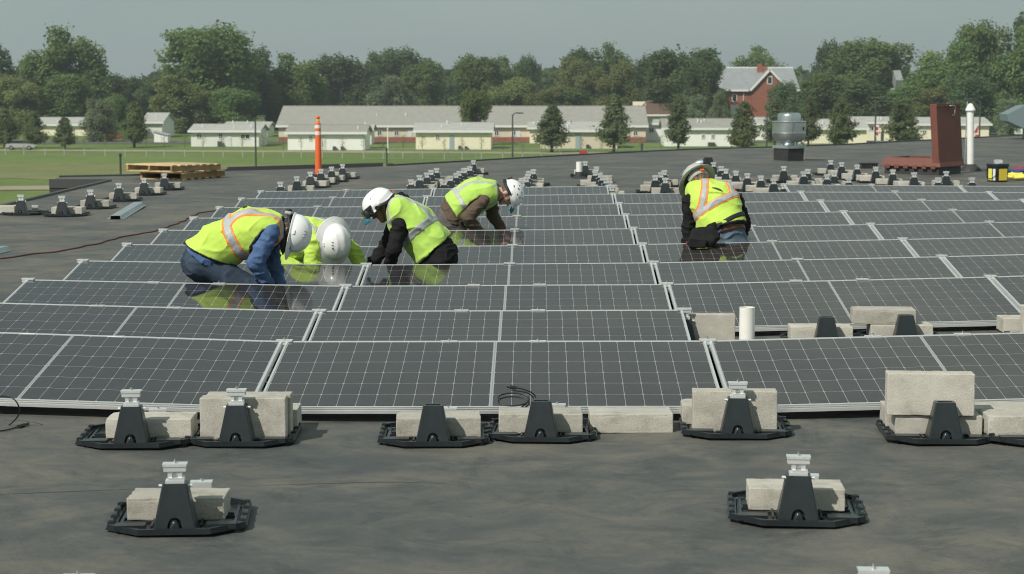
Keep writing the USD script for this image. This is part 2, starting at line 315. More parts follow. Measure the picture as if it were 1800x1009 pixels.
def ground_strip(name, pxs, mat_, lift, jag=0.0, seed=1):
    """pxs: list of (photo x, upper y, lower y)"""
    r = np.random.default_rng(seed); xs = np.linspace(pxs[0][0], pxs[-1][0], 60); P = np.array(pxs, float)
    u = np.interp(xs, P[:, 0], P[:, 1]) + jag * r.normal(size=60); l = np.interp(xs, P[:, 0], P[:, 2]) + jag * r.normal(size=60)
    A = np.array([gat(x, y, lift) for x, y in zip(xs, u)]); B = np.array([gat(x, y, lift) for x, y in zip(xs, l)])
    single(name, grid_mesh(np.stack([B[:, 0], A[:, 0]]).T, np.stack([B[:, 1], A[:, 1]]).T, np.stack([B[:, 2], A[:, 2]]).T), mat_, kind='structure')
ground_strip('dirt_path', [(-300, 260.8, 263.5), (400, 264.3, 267.2), (900, 267, 270), (1200, 268, 271), (2200, 268, 271)], 'dirt', .03)
ground_strip('street', [(-400, 248.5, 253.5), (260, 247.5, 252.5), (700, 247.5, 250.5), (2400, 247, 250)], 'asphalt', .05)
ground_strip('dry_grass', [(-500, 286, 314), (0, 287, 313), (300, 288, 322), (520, 291, 325), (700, 291, 320)], 'dry_grass', .03, jag=1.2)
ground_strip('footpath', [(-500, 327, 334), (0, 327, 334), (110, 326, 333), (300, 325, 332)], 'dirt', .06)
# ------------------------------------------------------------------ solar panels
PL, PD, PT, TILT = 2.278, 1.134, 0.035, math.radians(8.5)
X0, Y0, PX, PY, TOPH = -1.384, 10.149, 2.30, 1.628, 0.245
def row_y(r): return Y0 + PY * r
def col_x(c): return X0 + PX * c
def rail(length):
    """frame profile along x: outer wall with two grooves, top lip and inner foot"""
    pr = [(0, -.035), (0, -.018), (.0015, -.017), (.0015, -.014), (0, -.013), (0, -.008), (.0015, -.007), (.0015, -.0045), (0, -.0035), (0, .0012), (.011, .0012), (.011, -.006), (.003, -.006), (.003, -.033), (.028, -.033), (.028, -.035)]
    m = trimesh.creation.extrude_polygon(Polygon(pr), length, engine='earcut')          # profile in (y, z), extruded along x
    m.apply_transform(np.array([[0, 0, 1, 0], [1, 0, 0, 0], [0, 1, 0, 0], [0, 0, 0, 1.0]])); m.fix_normals(); return m
def make_panel(kind):
    k = kind_of(kind)
    long_, short = rail(PL), rail(PD - .0004)
    part(k, 'frame_rail', long_, 'frame_alu')
    b = long_.copy(); b.apply_transform(np.diag([1, -1, 1, 1.0])); b.apply_translation((0, PD, 0)); b.invert(); part(k, 'frame_rail', b, 'frame_alu')
    s = short.copy(); s.apply_transform(np.array([[0, 1, 0, 0], [1, 0, 0, .0002], [0, 0, 1, .0004], [0, 0, 0, 1.0]])); s.invert(); part(k, 'frame_rail', s, 'frame_alu')
    s = short.copy(); s.apply_transform(np.array([[0, -1, 0, PL], [1, 0, 0, .0002], [0, 0, 1, .0004], [0, 0, 0, 1.0]])); part(k, 'frame_rail', s, 'frame_alu')
    part(k, 'backsheet', bx((PL / 2, PD / 2, -.004), (PL - .012, PD - .012, .005)), 'backsheet')
    part(k, 'centre_ribbon', bx((PL / 2, PD / 2, -.0010), (.0035, PD - .03, .0008)), 'ribbon')
    nx, ny, mid, mx, my = 12, 6, .016, .016, .018
    cw = (PL / 2 - mid / 2 - mx) / nx; ch = (PD - 2 * my) / ny; g = .0027; gy = .0050; q = .0058
    for half in (0, 1):
        for i in range(nx):
            for j in range(ny):
                x0 = (mx if half == 0 else PL / 2 + mid / 2) + i * cw + g / 2; x1 = x0 + cw - g; y0 = my + j * ch + gy / 2; y1 = y0 + ch - gy; z = -.0009
                v = [(x0 + q, y0), (x1 - q, y0), (x1, y0 + q), (x1, y1 - q), (x1 - q, y1), (x0 + q, y1), (x0, y1 - q), (x0, y0 + q)]
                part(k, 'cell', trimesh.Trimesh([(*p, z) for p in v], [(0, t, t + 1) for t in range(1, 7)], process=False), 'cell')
    return k
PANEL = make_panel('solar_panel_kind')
def panel_matrix(r, c):
    y = row_y(r); xl, xr = col_x(c) + .011, col_x(c + 1) - .011
    zl, zr = roof_z(xl, y) + TOPH, roof_z(xr, y) + TOPH
    X = np.array([xr - xl, 0, zr - zl]); X /= np.linalg.norm(X); v = np.array([0, math.cos(TILT), math.sin(TILT)]); v -= X * (v @ X); v /= np.linalg.norm(v)
    tl = np.array([xl, y, zl]); M = np.eye(4); M[:3, 0], M[:3, 1], M[:3, 2] = X, v, np.cross(X, v); M[:3, 3] = tl - v * PD; return M
ROWS = {0: (-1, 0, 1), 1: (-1, 0), 2: (-1, 0, 1, 2), 3: (-1, 0, 1, 2), 4: (-1, 0, 1, 2), 5: (-1, 0, 1, 2), 6: (-1, 0, 1, 2), 7: (-1, 0, 1, 2, 3), 8: (-1, 0, 1, 2, 3), 9: (-1, 0, 2, 3)}
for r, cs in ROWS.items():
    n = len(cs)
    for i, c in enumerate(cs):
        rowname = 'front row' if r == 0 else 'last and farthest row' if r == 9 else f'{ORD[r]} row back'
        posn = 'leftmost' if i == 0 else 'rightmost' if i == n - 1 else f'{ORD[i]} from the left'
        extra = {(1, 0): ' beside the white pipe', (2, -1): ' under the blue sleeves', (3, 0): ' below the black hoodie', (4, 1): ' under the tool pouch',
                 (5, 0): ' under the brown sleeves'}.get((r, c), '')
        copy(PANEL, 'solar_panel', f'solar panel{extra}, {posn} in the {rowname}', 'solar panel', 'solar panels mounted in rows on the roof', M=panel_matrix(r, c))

# ------------------------------------------------------------------ ballast mounts and concrete blocks
def octagon(w, d, cx, cy):
    w, d = w / 2, d / 2; return Polygon([(-w + cx, -d), (w - cx, -d), (w, -d + cy), (w, d - cy), (w - cx, d), (-w + cx, d), (-w, d - cy), (-w, -d + cy)])
TW, TD, THT = .160, .125, .188       # tower base width, depth, height of its top
TFY = -.262                           # front face of the tower at the base
def tower_mesh():
    def slab(w, d, z, r=.008, yo=0.0): 
        return [manifold3d.Manifold.cylinder(.002, r, r, 10).translate((sx * (w / 2 - r), sy * (d / 2 - r) + yo, z)) for sx in (-1, 1) for sy in (-1, 1)]
    y = TFY + TD / 2
    outer = manifold3d.Manifold.batch_hull(slab(TW, TD, .016, .01, y) + slab(.090, .066, THT - .002, .008, y + .004))
    inner = manifold3d.Manifold.batch_hull(slab(.05, .035, THT - .10, .004, y + .004) + slab(.068, .030, THT + .01, .004, y + .004))
    arch = manifold3d.Manifold.batch_hull([manifold3d.Manifold.cylinder(.06, .024, .024, 16).rotate((90, 0, 0)).translate((0, TFY + .03, .045)), manifold3d.Manifold.cube((.054, .06, .02), True).translate((0, TFY, .022))])
    m = outer - inner - arch
    tongue = manifold3d.Manifold.batch_hull([manifold3d.Manifold.sphere(.014, 10).translate((0, TFY + .010, .046)), manifold3d.Manifold.cube((.044, .012, .004), True).translate((0, TFY + .004, .019))])
    return tri(m + tongue)
def clamp_parts(parent, x, y, z, s=.86):
    q = .84
    c = part(parent, 'rail_clamp', cat([bx((x, y, z + .006 * q), (.080 * s, .050, .012 * q)), bx((x + .006, y - .004, z + .018 * q), (.066 * s, .040, .012 * q)), bx((x - .021 * s, y, z + .036 * q), (.016, .032, .026 * q)), bx((x + .021 * s, y, z + .036 * q), (.016, .032, .026 * q)), bx((x, y + .012, z + .036 * q), (.058 * s, .008, .026 * q)),
                                        bx((x, y, z + .0825 * q), (.104 * s, .048, .004)), bx((x, y - .0195, z + .066 * q), (.094 * s, .005, .028 * q)), bx((x, y - .0235, z + .076 * q), (.099 * s, .004, .005)), bx((x, y + .0195, z + .064 * q), (.094 * s, .006, .032 * q)), bx((x, y, z + .0515 * q), (.09 * s, .034, .006 * q))]), 'clamp_alu')
    part(c, 'bolt', cat([cyl((x, y, z + .04 * q), (x, y, z + .102 * q), .004, n=8), cyl((x, y, z + .085 * q), (x, y, z + .093 * q), .0075, n=6)]), 'steel')
def make_mount(kind, clamp=True, bracket=True, tray=True, dz=0.0):
    k = kind_of(kind)
    if tray:
        o1, o2, o3 = octagon(.515, .57, .125, .10), octagon(.505, .56, .122, .098), octagon(.478, .532, .115, .095)
        holes = shapely.union_all([sbox(-.205, -.155, -.10, -.02), sbox(.10, -.155, .205, -.02), sbox(-.205, .02, -.03, .20), sbox(.03, .02, .205, .20), sbox(-.225, -.19, -.215, .2), sbox(.215, -.19, .225, .2)])
        part(k, 'tray', cat([ext(o1.difference(o3), .012, .020), ext(o2.difference(o3), .0225, .032), ext(octagon(.508, .563, .123, .099).difference(o3), .0195, .023), ext(octagon(.479, .533, .115, .095).difference(holes), .010, .018),
                             ext(octagon(.44, .5, .1, .09), 0, .010)] + [bx((x, .0, .022), (.008, .40, .010)) for x in (-.09, .09)] +
                            [bx((s * .165, -.205, .027), (.11, .055, .020)) for s in (-1, 1)] + [bx((0, y, .022), (.40, .008, .010)) for y in (-.12, .0, .22)]), 'black_plastic')
        for s in (-1, 1):
            for y in (-.15, -.05, .06, .16):
                part(k, 'rim_clip', cat([bx((s * .242, y + d, .034), (.022, .004, .006)) for d in (-.012, 0, .012)] + [bx((s * .2505, y, .034), (.004, .028, .006))]), 'black_plastic')
    part(k, 'tower', tower_mesh(), 'black_plastic', smooth=25)
    y = TFY + TD / 2 + .004
    if clamp:
        clamp_parts(k, 0, y, THT + dz)
        part(k, 'side_pin', cyl((-.06, y, THT - .012), (.062, y, THT - .012), .0055, n=8), 'clamp_alu')
    if bracket:
        part(k, 'rear_post', tri(manifold3d.Manifold.batch_hull([manifold3d.Manifold.cube((.09, .06, .01), True).translate((.06, .24, .020)), manifold3d.Manifold.cube((.06, .04, .004), True).translate((.06, .24, .062))])), 'black_plastic')
        c = part(k, 'rear_clamp', cat([bx((.06, .24, .068), (.055, .04, .012)), bx((.06, .233, .083), (.05, .008, .022)), bx((.06, .24, .0955), (.085, .045, .005)), bx((.06, .2195, .084), (.08, .005, .024))]), 'clamp_alu')
        part(c, 'bolt', cyl((.06, .24, .095), (.06, .24, .107), .007, n=6), 'steel')
    return k
MOUNT = make_mount('ballast_mount_kind'); MOUNT_BARE = make_mount('ballast_mount_bare_kind', clamp=False); MOUNT_LOW = make_mount('ballast_mount_low_kind', dz=-.0020)
BL, BW, BH = .392, .193, .093
def block_mesh(seed):
    r = np.random.default_rng(seed); m = rbox((0, 0, BH / 2), (BL, BW, BH), .0045, 8)
    m = m.subdivide_to_size(.03); m.merge_vertices(); v = m.vertices
    n = meshkit.fbm(v * 28 + seed * 9.1, 3, seed) - .5
    edge = (np.sort(np.abs([np.abs(v[:, 0]) - BL / 2, np.abs(v[:, 1]) - BW / 2, np.abs(v[:, 2] - BH / 2) - BH / 2]), 0)[1] < .012)
    m.vertices = v + m.vertex_normals * (n * .0035 + np.where(edge, -np.clip(n, 0, 1) * .020, 0))[:, None]; return m
BLOCKS = []
for s in range(4):
    k = kind_of(['concrete_block_kind', 'concrete_block_worn_kind', 'concrete_block_chipped_kind', 'concrete_block_rough_kind'][s]); part(k, 'body', block_mesh(s + 1), 'concrete', smooth=40); BLOCKS.append(k)
bi = 0
def place_block(p, rz, label, group='concrete ballast blocks on the roof', stand=False, s=1.0):
    """p: centre of its underside; stand: set on its long narrow side"""
    global bi
    bi += 1; T = trimesh.transformations.rotation_matrix(rz, [0, 0, 1])
    if stand: T = T @ trimesh.transformations.translation_matrix((0, BH / 2, BW / 2)) @ trimesh.transformations.rotation_matrix(math.pi / 2, [1, 0, 0])
    T[:3, :3] *= s; T[:3, 3] += p
    copy(BLOCKS[bi % 4], 'concrete_block', label, 'block', group, M=T)
def place_mount(x, y, rz, label, src=None, group='black ballast mounts on the roof', fx=None):
    """x, y: middle of the tower's front foot"""
    c, s = math.cos(rz), math.sin(rz); cx, cy = x + TFY * s, y - TFY * c; z = roof_z(cx, cy) + .001
    copy(src or MOUNT, 'ballast_mount', label, 'mount', group, loc=(cx, cy, z), rz=rz)
    return lambda lx, ly, lz=.018: np.array([cx + lx * c - ly * s, cy + lx * s + ly * c, z + lz])
YB = TFY + TD                                            # back of the tower, local
# near mounts, one by one: (name, photo x and y of the tower's front foot, turn, kind, label)
f = place_mount(*at(307, 944)[:2], .10, 'black ballast mount standing alone in the left foreground with silver clamp'); b0 = f(-.005, YB + .045 + BW / 2)
place_block(b0, .03, 'concrete block lying on the lone mount in the left foreground', s=.93)
f = place_mount(*at(1403, 929)[:2], -.09, 'black ballast mount standing alone in the right foreground with silver clamp'); place_block(f(.0, YB + .07 + BW / 2), -.05, 'concrete block lying on the lone mount in the right foreground', s=.93)
place_mount(*at(133, 1182)[:2], .05, 'ballast mount at the bottom left edge with only its clamp in view'); place_mount(*at(1537, 1168)[:2], -.05, 'ballast mount at the bottom right edge with only its clamp in view')
f = place_mount(*at(229, 791)[:2], .07, 'leftmost ballast mount before the front row, low blocks behind its clamp')
place_block(f(.065, YB + .030 + BW / 2), .03, 'front low concrete block on the leftmost mount before the front row')
f = place_mount(*at(414, 788)[:2], .03, 'ballast mount with clamp before a tall upright block, left of the front row')
place_block(f(.022, YB + .022), .02, 'concrete block standing upright behind the clamp, front left row', stand=True); place_block(f(.036, YB + .022 + BH + .006), .02, 'second upright concrete block close behind the front left upright one', stand=True)
place_block(f(.05, YB + .24 + BW / 2), .02, 'low concrete block peeking out right behind the front left upright blocks')
f = place_mount(*at(761, 788)[:2], .03, 'ballast mount with open tower top and no clamp, left of centre', MOUNT_BARE)
place_block(f(.02, YB + .02 + BW / 2), .06, 'concrete block with slanting top behind the open tower left of centre'); 
f = place_mount(*at(950, 780)[:2], -.04, 'ballast mount with open tower beside the coiled black cables', MOUNT_BARE)
place_block(f(-.01, YB + .016 + BW / 2), .02, 'concrete block on the open mount beside the coiled black cables')
p = at(1108, 757); place_block(p + (0, BW / 2 - .07, 0), .03, 'concrete block lying on the bare roof between two mounts')
f = place_mount(*at(1297, 774)[:2], -.05, 'ballast mount with clamp before the upright block right of centre')
place_block(f(-.01, YB + .022), -.02, 'upright concrete block behind the clamp right of centre', stand=True); place_block(f(-.055, YB + .16 + BW / 2), -.03, 'low concrete block showing left behind the upright one right of centre')
f = place_mount(*at(1663, 784)[:2], -.05, 'ballast mount with open tower before the stacked blocks at right', MOUNT_BARE)
place_block(f(-.012, YB + .016 + BW / 2), -.04, 'front low concrete block under the upright one at right'); place_block(f(-.03, YB + .026 + BW * 1.5), -.04, 'rear low concrete block under the upright one at right')
place_block(f(-.052, YB + .045, .018 + BH + .002), -.06, 'tall concrete block standing on two low ones at right', stand=True)
f = place_mount(*at(1850, 786)[:2], -.03, 'ballast mount cut off by the right edge of the picture', MOUNT_BARE)
place_block(f(-.06, YB + .016 + BW / 2), -.02, 'front one of two low concrete blocks at the right edge'); place_block(f(-.09, YB + .026 + BW * 1.5), -.02, 'rear one of two low concrete blocks at the right edge')
# the gap in the second row
yg = row_y(1) - .10
f = place_mount(col_x(1.385), yg, -.04, 'open ballast mount in the second row gap, nearer the white pipe', MOUNT_BARE); place_block(f(-.02, YB + .02 + BW / 2, .02), -.02, 'low concrete block behind the open mount nearer the white pipe')
f = place_mount(col_x(1.60), yg, -.04, 'open ballast mount before two crossed blocks in the second row gap', MOUNT_BARE); place_block(f(-.01, YB + .02 + BW / 2, .02), -.02, 'lower concrete block of the pair in the second row gap')
place_block(f(-.115, YB + .035 + BW / 2, .02 + BH + .002), -.05, 'upper concrete block of the pair in the second row gap')
place_block(pt(1237, 592, row_y(1) + .06) * (1, 1, 0) + (0, 0, roof_z(1, row_y(1)) + .02), 0, 'upright concrete block left of the white pipe', stand=True, s=.99)
f = place_mount(col_x(2.0), yg, 0, 'ballast mount at the right end of the second row gap', MOUNT_BARE)
place_block(f(.02, YB + .01, .02), 0, 'upright concrete block at the right end of the second row gap', stand=True); place_block(f(-.06, YB + .14 + BW / 2, .02), 0, 'low concrete block behind the upright one at the gap end')
# mounts under the panels
for r, cs in ROWS.items():
    if r < 2: fr = [0, .39, .60]
    elif r == 2: fr = [0, .40, .605]
    else: fr = [0, .5]
    spots = sorted({round(c + q, 3) for c in cs for q in fr} | {float(c + 1) for c in cs})
    for ci, c in enumerate(spots):
        rn = 'front' if r == 0 else 'farthest' if r == 9 else ORD[r]
        x = col_x(c) + (.0 if c != cs[0] else .02); place_mount(x, row_y(r) - .064, 0, f'mount under the {rn} panel row, its silver clamp {ORD[ci]} from the left', MOUNT_LOW, group='ballast mounts under the solar panels')
# free mounts beyond and beside the array: photo x and y of each clamp's top
LINES = [('at the left of the array', [(37, 342), (109, 344), (159, 333), (209, 321.6), (253, 312.7), (289, 305)]),
         ('before the orange post', [(493, 319.5), (522, 310), (545, 302), (564, 297), (583, 293), (602, 288.5)]),
         ('right of the white helmet', [(722, 315.5), (737, 308), (750, 303.5), (757.5, 299), (767.5, 295.5)]),
         ('behind the stooping worker in brown sleeves', [(781, 316), (792, 309), (802, 304), (807.5, 300.5), (815, 296), (826, 292), (832, 281.5)]),
         ('behind the helmet with black dots', [(918, 317), (925, 311), (927.5, 305.5), (930, 300.5), (937.5, 297.5)]),
         ('behind the far white pipe', [(1075, 326), (1071.5, 318), (1064.5, 313), (1058.5, 308), (1054.5, 303.5), (1046, 300), (1048, 293), (1028.5, 283.5)]),
         ('left of the grey hard hat', [(1169, 312.5), (1152, 308), (1162, 303), (1167.5, 299)]),
         ('right of the grey hard hat', [(1360, 314), (1337.5, 308.5), (1313.5, 304.5), (1293.5, 300), (1275, 296.5), (1267.5, 292), (1254.5, 285)]),
         ('in front of the exhaust fan', [(1377.5, 292), (1413, 301.5), (1419.5, 297)]),
         ('left of the red hatch', [(1492.5, 312), (1453.5, 306.5), (1466, 301.5)]),
         ('before the red hatch', [(1606.5, 303), (1569, 298), (1539, 293), (1507, 289.5), (1479, 285), (1460, 281.5)]),
         ('right of the red hatch base', [(1708.5, 312), (1648.5, 312), (1663, 301)])]
free = set()
for nm, pts in LINES:
    for i, (px, py) in enumerate(pts):
        q = at(px, py, .262); rz = float(rng.normal(0, .05)); o = 'nearest' if i == 0 else 'farthest' if i == len(pts) - 1 else f'{ORD[i]} from the front'
        far_ = nm != 'at the left of the array'
        if (nm, i) == ('at the left of the array', 0): rz = .0
        f = place_mount(q[0], q[1] - .07, rz, f'ballast mount, {o} in line {nm}')
        sh = float(rng.uniform(-.05, .05)) if nm != 'at the left of the array' else .03
        if (nm, i) == ('at the left of the array', 0): sh = -.31
        place_block(f(sh, YB + .03 + BW / 2), rz + float(rng.normal(0, .03)), f'block on the {o} mount {nm}')
        if nm in ('before the red hatch', 'right of the grey hard hat') and i % 2 == 0:
            place_block(f(sh - .02, YB + .03 + BW * 1.5 + .01), rz, f'rear block on the {o} mount {nm}')
# ------------------------------------------------------------------ objects standing on the roof
# two white vent pipes
def pipe(px, ptop, Y, r, label, boot=False):
    top = pt(px, ptop, Y); zb = roof_z(top[0], Y); t = thing('vent_pipe', label, 'pipe', loc=(top[0], Y, zb)); h = top[2] - zb
    o = tri(manifold3d.Manifold.cylinder(h, r, r, 32) - manifold3d.Manifold.cylinder(.3, r - .006, r - .006, 32).translate((0, 0, h - .25)))
    part(t, 'tube', o, 'pvc', smooth=30)
    part(t, 'boot', revolve([(r * 2.6, .004), (r * 2.5, .012), (r * 1.5, .03), (r * 1.28, .10 if boot else .05), (r * 1.02, .105 if boot else .055)], 24), 'flashing', smooth=40)
pipe(1313.5, 540, 11.72, .0485, 'open white plastic pipe rising in the second row gap')
pipe(1018.2, 284.5, 31.6, .052, 'open white plastic pipe standing among the far ballast mounts', True)
# orange delineator post
b = at(560, 311); top = pt(557.5, 204, b[1]); h = top[2] - b[2]
t = thing('delineator_post', 'tall orange plastic delineator post with two white bands', 'post', loc=b)
part(t, 'base', revolve([(0, 0), (.2, 0), (.2, .03), (.17, .05), (.07, .06), (0, .06)], 8), 'black_plastic')
part(t, 'body', revolve([(.062, .05), (.056, h * .3), (.050, h * .84), (.050, h * .88), (.03, h * .90), (.022, h * .915), (.022, h * .95), (.035, h * .965), (.035, h * .99), (.02, h), (0, h)], 24), 'orange_plastic', smooth=35)
for a, c in ((.69, .75), (.80, .855)): part(t, 'reflective_band', revolve([(.0535, h * a), (.0535, h * c)], 24), 'reflective_white', smooth=True)
part(t, 'yellow_ring', revolve([(.0235, h * .918), (.026, h * .93), (.0235, h * .945)], 20), 'yellow_plastic', smooth=True)
# pallets
def pallet(loc, rz, label, w=1.2, d=1.0, tilt=0.0, dark=False):
    M = trimesh.transformations.rotation_matrix(rz, [0, 0, 1]) @ trimesh.transformations.rotation_matrix(tilt, [0, 1, 0]); M[:3, 3] = loc
    t = thing('pallet', label, 'pallet', 'wooden pallets piled on the roof', M=M); r = np.random.default_rng(int(abs(rz) * 100) + 3)
    for y in (-d / 2 + .03, 0, d / 2 - .03): part(t, 'stringer', bx((0, y, .062), (w, .04, .088)), 'wood_dark')
    for i in range(7): part(t, 'deck_board', bx((-w / 2 + .06 + i * (w - .12) / 6, r.normal(0, .004), .116), (.115, d, .019)), 'wood')
    for i in range(5): part(t, 'bottom_board', bx((-w / 2 + .06 + i * (w - .12) / 4, r.normal(0, .004), .0095), (.10, d, .018)), 'wood')
p = at(262, 316); q = at(340, 315)
pallet(p + (.42, .45, .002), 1.15, 'left lower wooden pallet lying flat on the roof', 1.0, .9); pallet(q + (-.25, .55, .002), .95, 'right lower wooden pallet lying flat on the roof', 1.05, .95)
pallet((p + q) / 2 + (-.02, .35, .135), 1.0, 'topmost wooden pallet bridging the two lower ones', 1.22, 1.1, .012)
# red roof hatch, one corner towards us, its lid standing open on the right-hand edge
b = at(1650, 308); sc = b[1] / F_PX; HA = math.radians(39); HL, HW, hc = 106 * sc, 84 * sc, 17 * sc
t = thing('roof_hatch', 'open red metal roof hatch with its lid standing upright', 'hatch', loc=b, rz=math.pi - HA)     # local x runs back to the left along the curb
CU = manifold3d.Manifold.cube
part(t, 'curb', tri(CU((HL, HW, hc)).translate((0, -HW, 0)) - CU((HL * .84, HW * .8, hc + 1)).translate((HL * .08, -HW * .9, -.01))), 'flashing')
part(t, 'curb_flange', tri(manifold3d.Manifold.batch_hull([CU((HL + .10, HW + .10, .012)).translate((-.05, -HW - .05, hc - .03)), CU((HL + .02, HW + .02, .01)).translate((-.01, -HW - .01, hc + 11 * sc))]) - CU((HL * .86, HW * .82, 1)).translate((HL * .07, -HW * .91, hc - .2))), 'red_metal')
for k in range(6): part(t, 'flange_tab', bx((HL * (.08 + .168 * k), .054, hc - .035), (.085, .008, .06)), 'red_metal')
LT = trimesh.transformations.rotation_matrix(math.radians(4.5), [0, 1, 0])
def lid(m):
    m = m.copy(); m.apply_transform(LT); m.apply_translation((-.02, 0, hc + 4 * sc)); return m
lt, lh = .13, 104 * sc
c = part(t, 'lid', lid(rbox((lt / 2, -HW / 2, lh / 2), (lt, HW + .07, lh), .010)), 'red_metal', smooth=30)
part(c, 'lid_lip', lid(cat([bx((-.004, -HW / 2, lh - .03), (.012, HW + .076, .05)), bx((-.004, -HW / 2, .03), (.012, HW + .076, .05))])), 'red_metal')
part(c, 'handle', lid(tube(smooth_path([(-.01, -HW * .50, lh * .95), (-.06, -HW * .52, lh * .96), (-.07, -HW * .62, lh * .93), (-.06, -HW * .62, lh * .85), (-.05, -HW * .62, lh * .80), (-.01, -HW * .62, lh * .80)], 24), .014)), 'steel', smooth=True)
part(t, 'strut', cyl((HL * .6, -HW * .92, hc), (.12, -HW * .92, hc + .5), .015), 'steel')
# white flue
b = at(1706, 300); top = pt(1697, 178, b[1]); h = top[2] - b[2]
t = thing('flue_pipe', 'tall white metal flue pipe with conical cap behind the hatch', 'flue', loc=b, rz=0)
part(t, 'pipe', cyl((0, 0, 0), (-.03, 0, h * .86), .062, n=24), 'white_paint', smooth=30)
part(t, 'cap', moved(revolve([(.062, h * .85), (.088, h * .862), (.092, h * .878), (.035, h * .965), (.0, h * .97)], 24), (-.03, 0, 0)), 'white_paint', smooth=30)
part(t, 'pipe_boot', revolve([(.20, .004), (.18, .04), (.12, .09), (.085, .12)], 20), 'flashing', smooth=40)
part(t, 'guy_rod', cyl((-.10, .05, .05), (-.085, .02, h), .010, n=8), 'galv')
# spun aluminium exhaust fan
b = at(1386, 282); sc = b[1] / F_PX
t = thing('exhaust_fan', 'round spun aluminium exhaust fan on a black curb', 'fan', loc=b)
w = 44 * sc / 1.2
curb = bx((0, 0, 11 * sc), (w, w, 22 * sc)); curb.apply_transform(trimesh.transformations.rotation_matrix(.62, [0, 0, 1])); part(t, 'curb', curb, 'flashing')
fl = bx((0, 0, 24 * sc), (w * 1.1, w * 1.1, 5 * sc)); fl.apply_transform(trimesh.transformations.rotation_matrix(.62, [0, 0, 1])); part(t, 'base_flange', fl, 'galv')
part(t, 'bowl', revolve([(14 * sc, 26 * sc), (15 * sc, 31 * sc), (21 * sc, 32.5 * sc), (26 * sc, 36 * sc), (28.5 * sc, 41 * sc), (29.3 * sc, 46 * sc), (29.5 * sc, 48 * sc), (30 * sc, 49 * sc)], 40), 'spun_alu', smooth=40)
part(t, 'band', revolve([(30.3 * sc, 48 * sc), (29.2 * sc, 49.5 * sc), (29.2 * sc, 66 * sc), (30.3 * sc, 67.5 * sc), (29.5 * sc, 68.5 * sc), (20 * sc, 69 * sc)], 40), 'spun_alu', smooth=30)
part(t, 'dome', revolve([(20.5 * sc, 68 * sc), (20.5 * sc, 77 * sc), (19 * sc, 81 * sc), (15 * sc, 83 * sc), (0, 83.5 * sc)], 40), 'spun_alu', smooth=40)
part(t, 'junction_box', bx((22 * sc, -18.5 * sc, 56 * sc), (4 * sc, 3 * sc, 6 * sc)), 'black_plastic')
for a in (.6, 2.2, 3.8, 5.3): part(t, 'bracket', cyl((17 * sc * math.cos(a), 17 * sc * math.sin(a), 26 * sc), (18 * sc * math.cos(a), 18 * sc * math.sin(a), 34 * sc), 1.0 * sc, n=6), 'galv')
part(t, 'conduit', tube(smooth_path([(27 * sc, 4 * sc, 0), (28 * sc, 4 * sc, 16 * sc), (27 * sc, 3 * sc, 28 * sc), (22 * sc, 0, 31 * sc)], 20), 2.2 * sc), 'white_paint', smooth=True)
# gooseneck vent behind the grey hard hat
b = at(1222, 312); t = thing('gooseneck_vent', 'galvanised gooseneck vent with black hood behind the hard hat', 'vent', loc=b); sc = b[1] / F_PX
part(t, 'elbow', tube(smooth_path([(0, 0, 0), (0, 0, 14 * sc), (3 * sc, 0, 22 * sc), (10 * sc, 0, 25 * sc), (16 * sc, 0, 25 * sc)], 24), 6.5 * sc, 16), 'galv', smooth=True)
part(t, 'collar', cyl((13 * sc, 0, 25 * sc), (17 * sc, 0, 25 * sc), 8 * sc, n=20), 'black_plastic', smooth=30)
part(t, 'hood', tri(manifold3d.Manifold.batch_hull([manifold3d.Manifold.cube((18 * sc, 16 * sc, 1 * sc), True).translate((25 * sc, 0, 15 * sc)), manifold3d.Manifold.cube((13 * sc, 12 * sc, 1 * sc), True).translate((22.5 * sc, 0, 35 * sc))])), 'black_plastic')
# tool tub, light, straps
b = at(1753, 319.5); sc = b[1] / F_PX; t = thing('tool_tub', 'black square tub with yellow labels and clear packet on top', 'tub', loc=b, rz=.5)
w = 26 * sc
part(t, 'body', tri(manifold3d.Manifold.batch_hull([manifold3d.Manifold.cube((w * .92, w * .92, .005), True).translate((0, 0, .003)), manifold3d.Manifold.cube((w, w, .005), True).translate((0, 0, 26 * sc))])), 'black_plastic')
part(t, 'lid', rbox((0, 0, 29 * sc), (w * 1.06, w * 1.06, 5 * sc), .006), 'black_plastic')
for rot, off, ww, m_ in ((0, 1 * sc, 18, 'yellow_plastic'), (-math.pi / 2, -4 * sc, 9, 'lemon'), (-math.pi / 2, 6 * sc, 6, 'reflective_white')):
    lab = bx((off, -w * .485 - .004, 13 * sc), (ww * sc, .004, 20 * sc)); lab.apply_transform(trimesh.transformations.rotation_matrix(rot, [0, 0, 1])); part(t, 'paper_label', lab, m_)
part(t, 'bail_handle', tube(smooth_path([(-w * .5, -w * .52, 22 * sc), (-w * .53, -w * .2, 8 * sc), (-w * .53, w * .3, 6 * sc), (-w * .5, w * .52, 22 * sc)], 20), .006), 'black_plastic')
m = rbox((0, 0, 0), (.15, .1, .06), .02); m.vertices += (meshkit.fbm(m.vertices * 20, 2)[:, None] - .5) * .05; m.apply_translation(b + (.01, 0, 35 * sc))
single('clear_packet', m, 'clear_plastic', 'crumpled clear plastic packet lying on the black tub', 'packet')
def strap_heap(px, py, col, n, seed, label, s=.16):
    r = np.random.default_rng(seed); c = at(px, py); pth = []
    for i in range(n):
        a = i * 1.1 + r.normal(0, .2); rr = s * r.uniform(.45, 1); pth.append(c + (rr * math.cos(a), rr * .8 * math.sin(a), .03 + .05 * (i / n) + r.uniform(0, .03)))
    single('strap', tube(smooth_path(pth, n * 7), .026, 8), col, label, 'strap', 'coloured straps heaped beside the black tub', smooth=True)
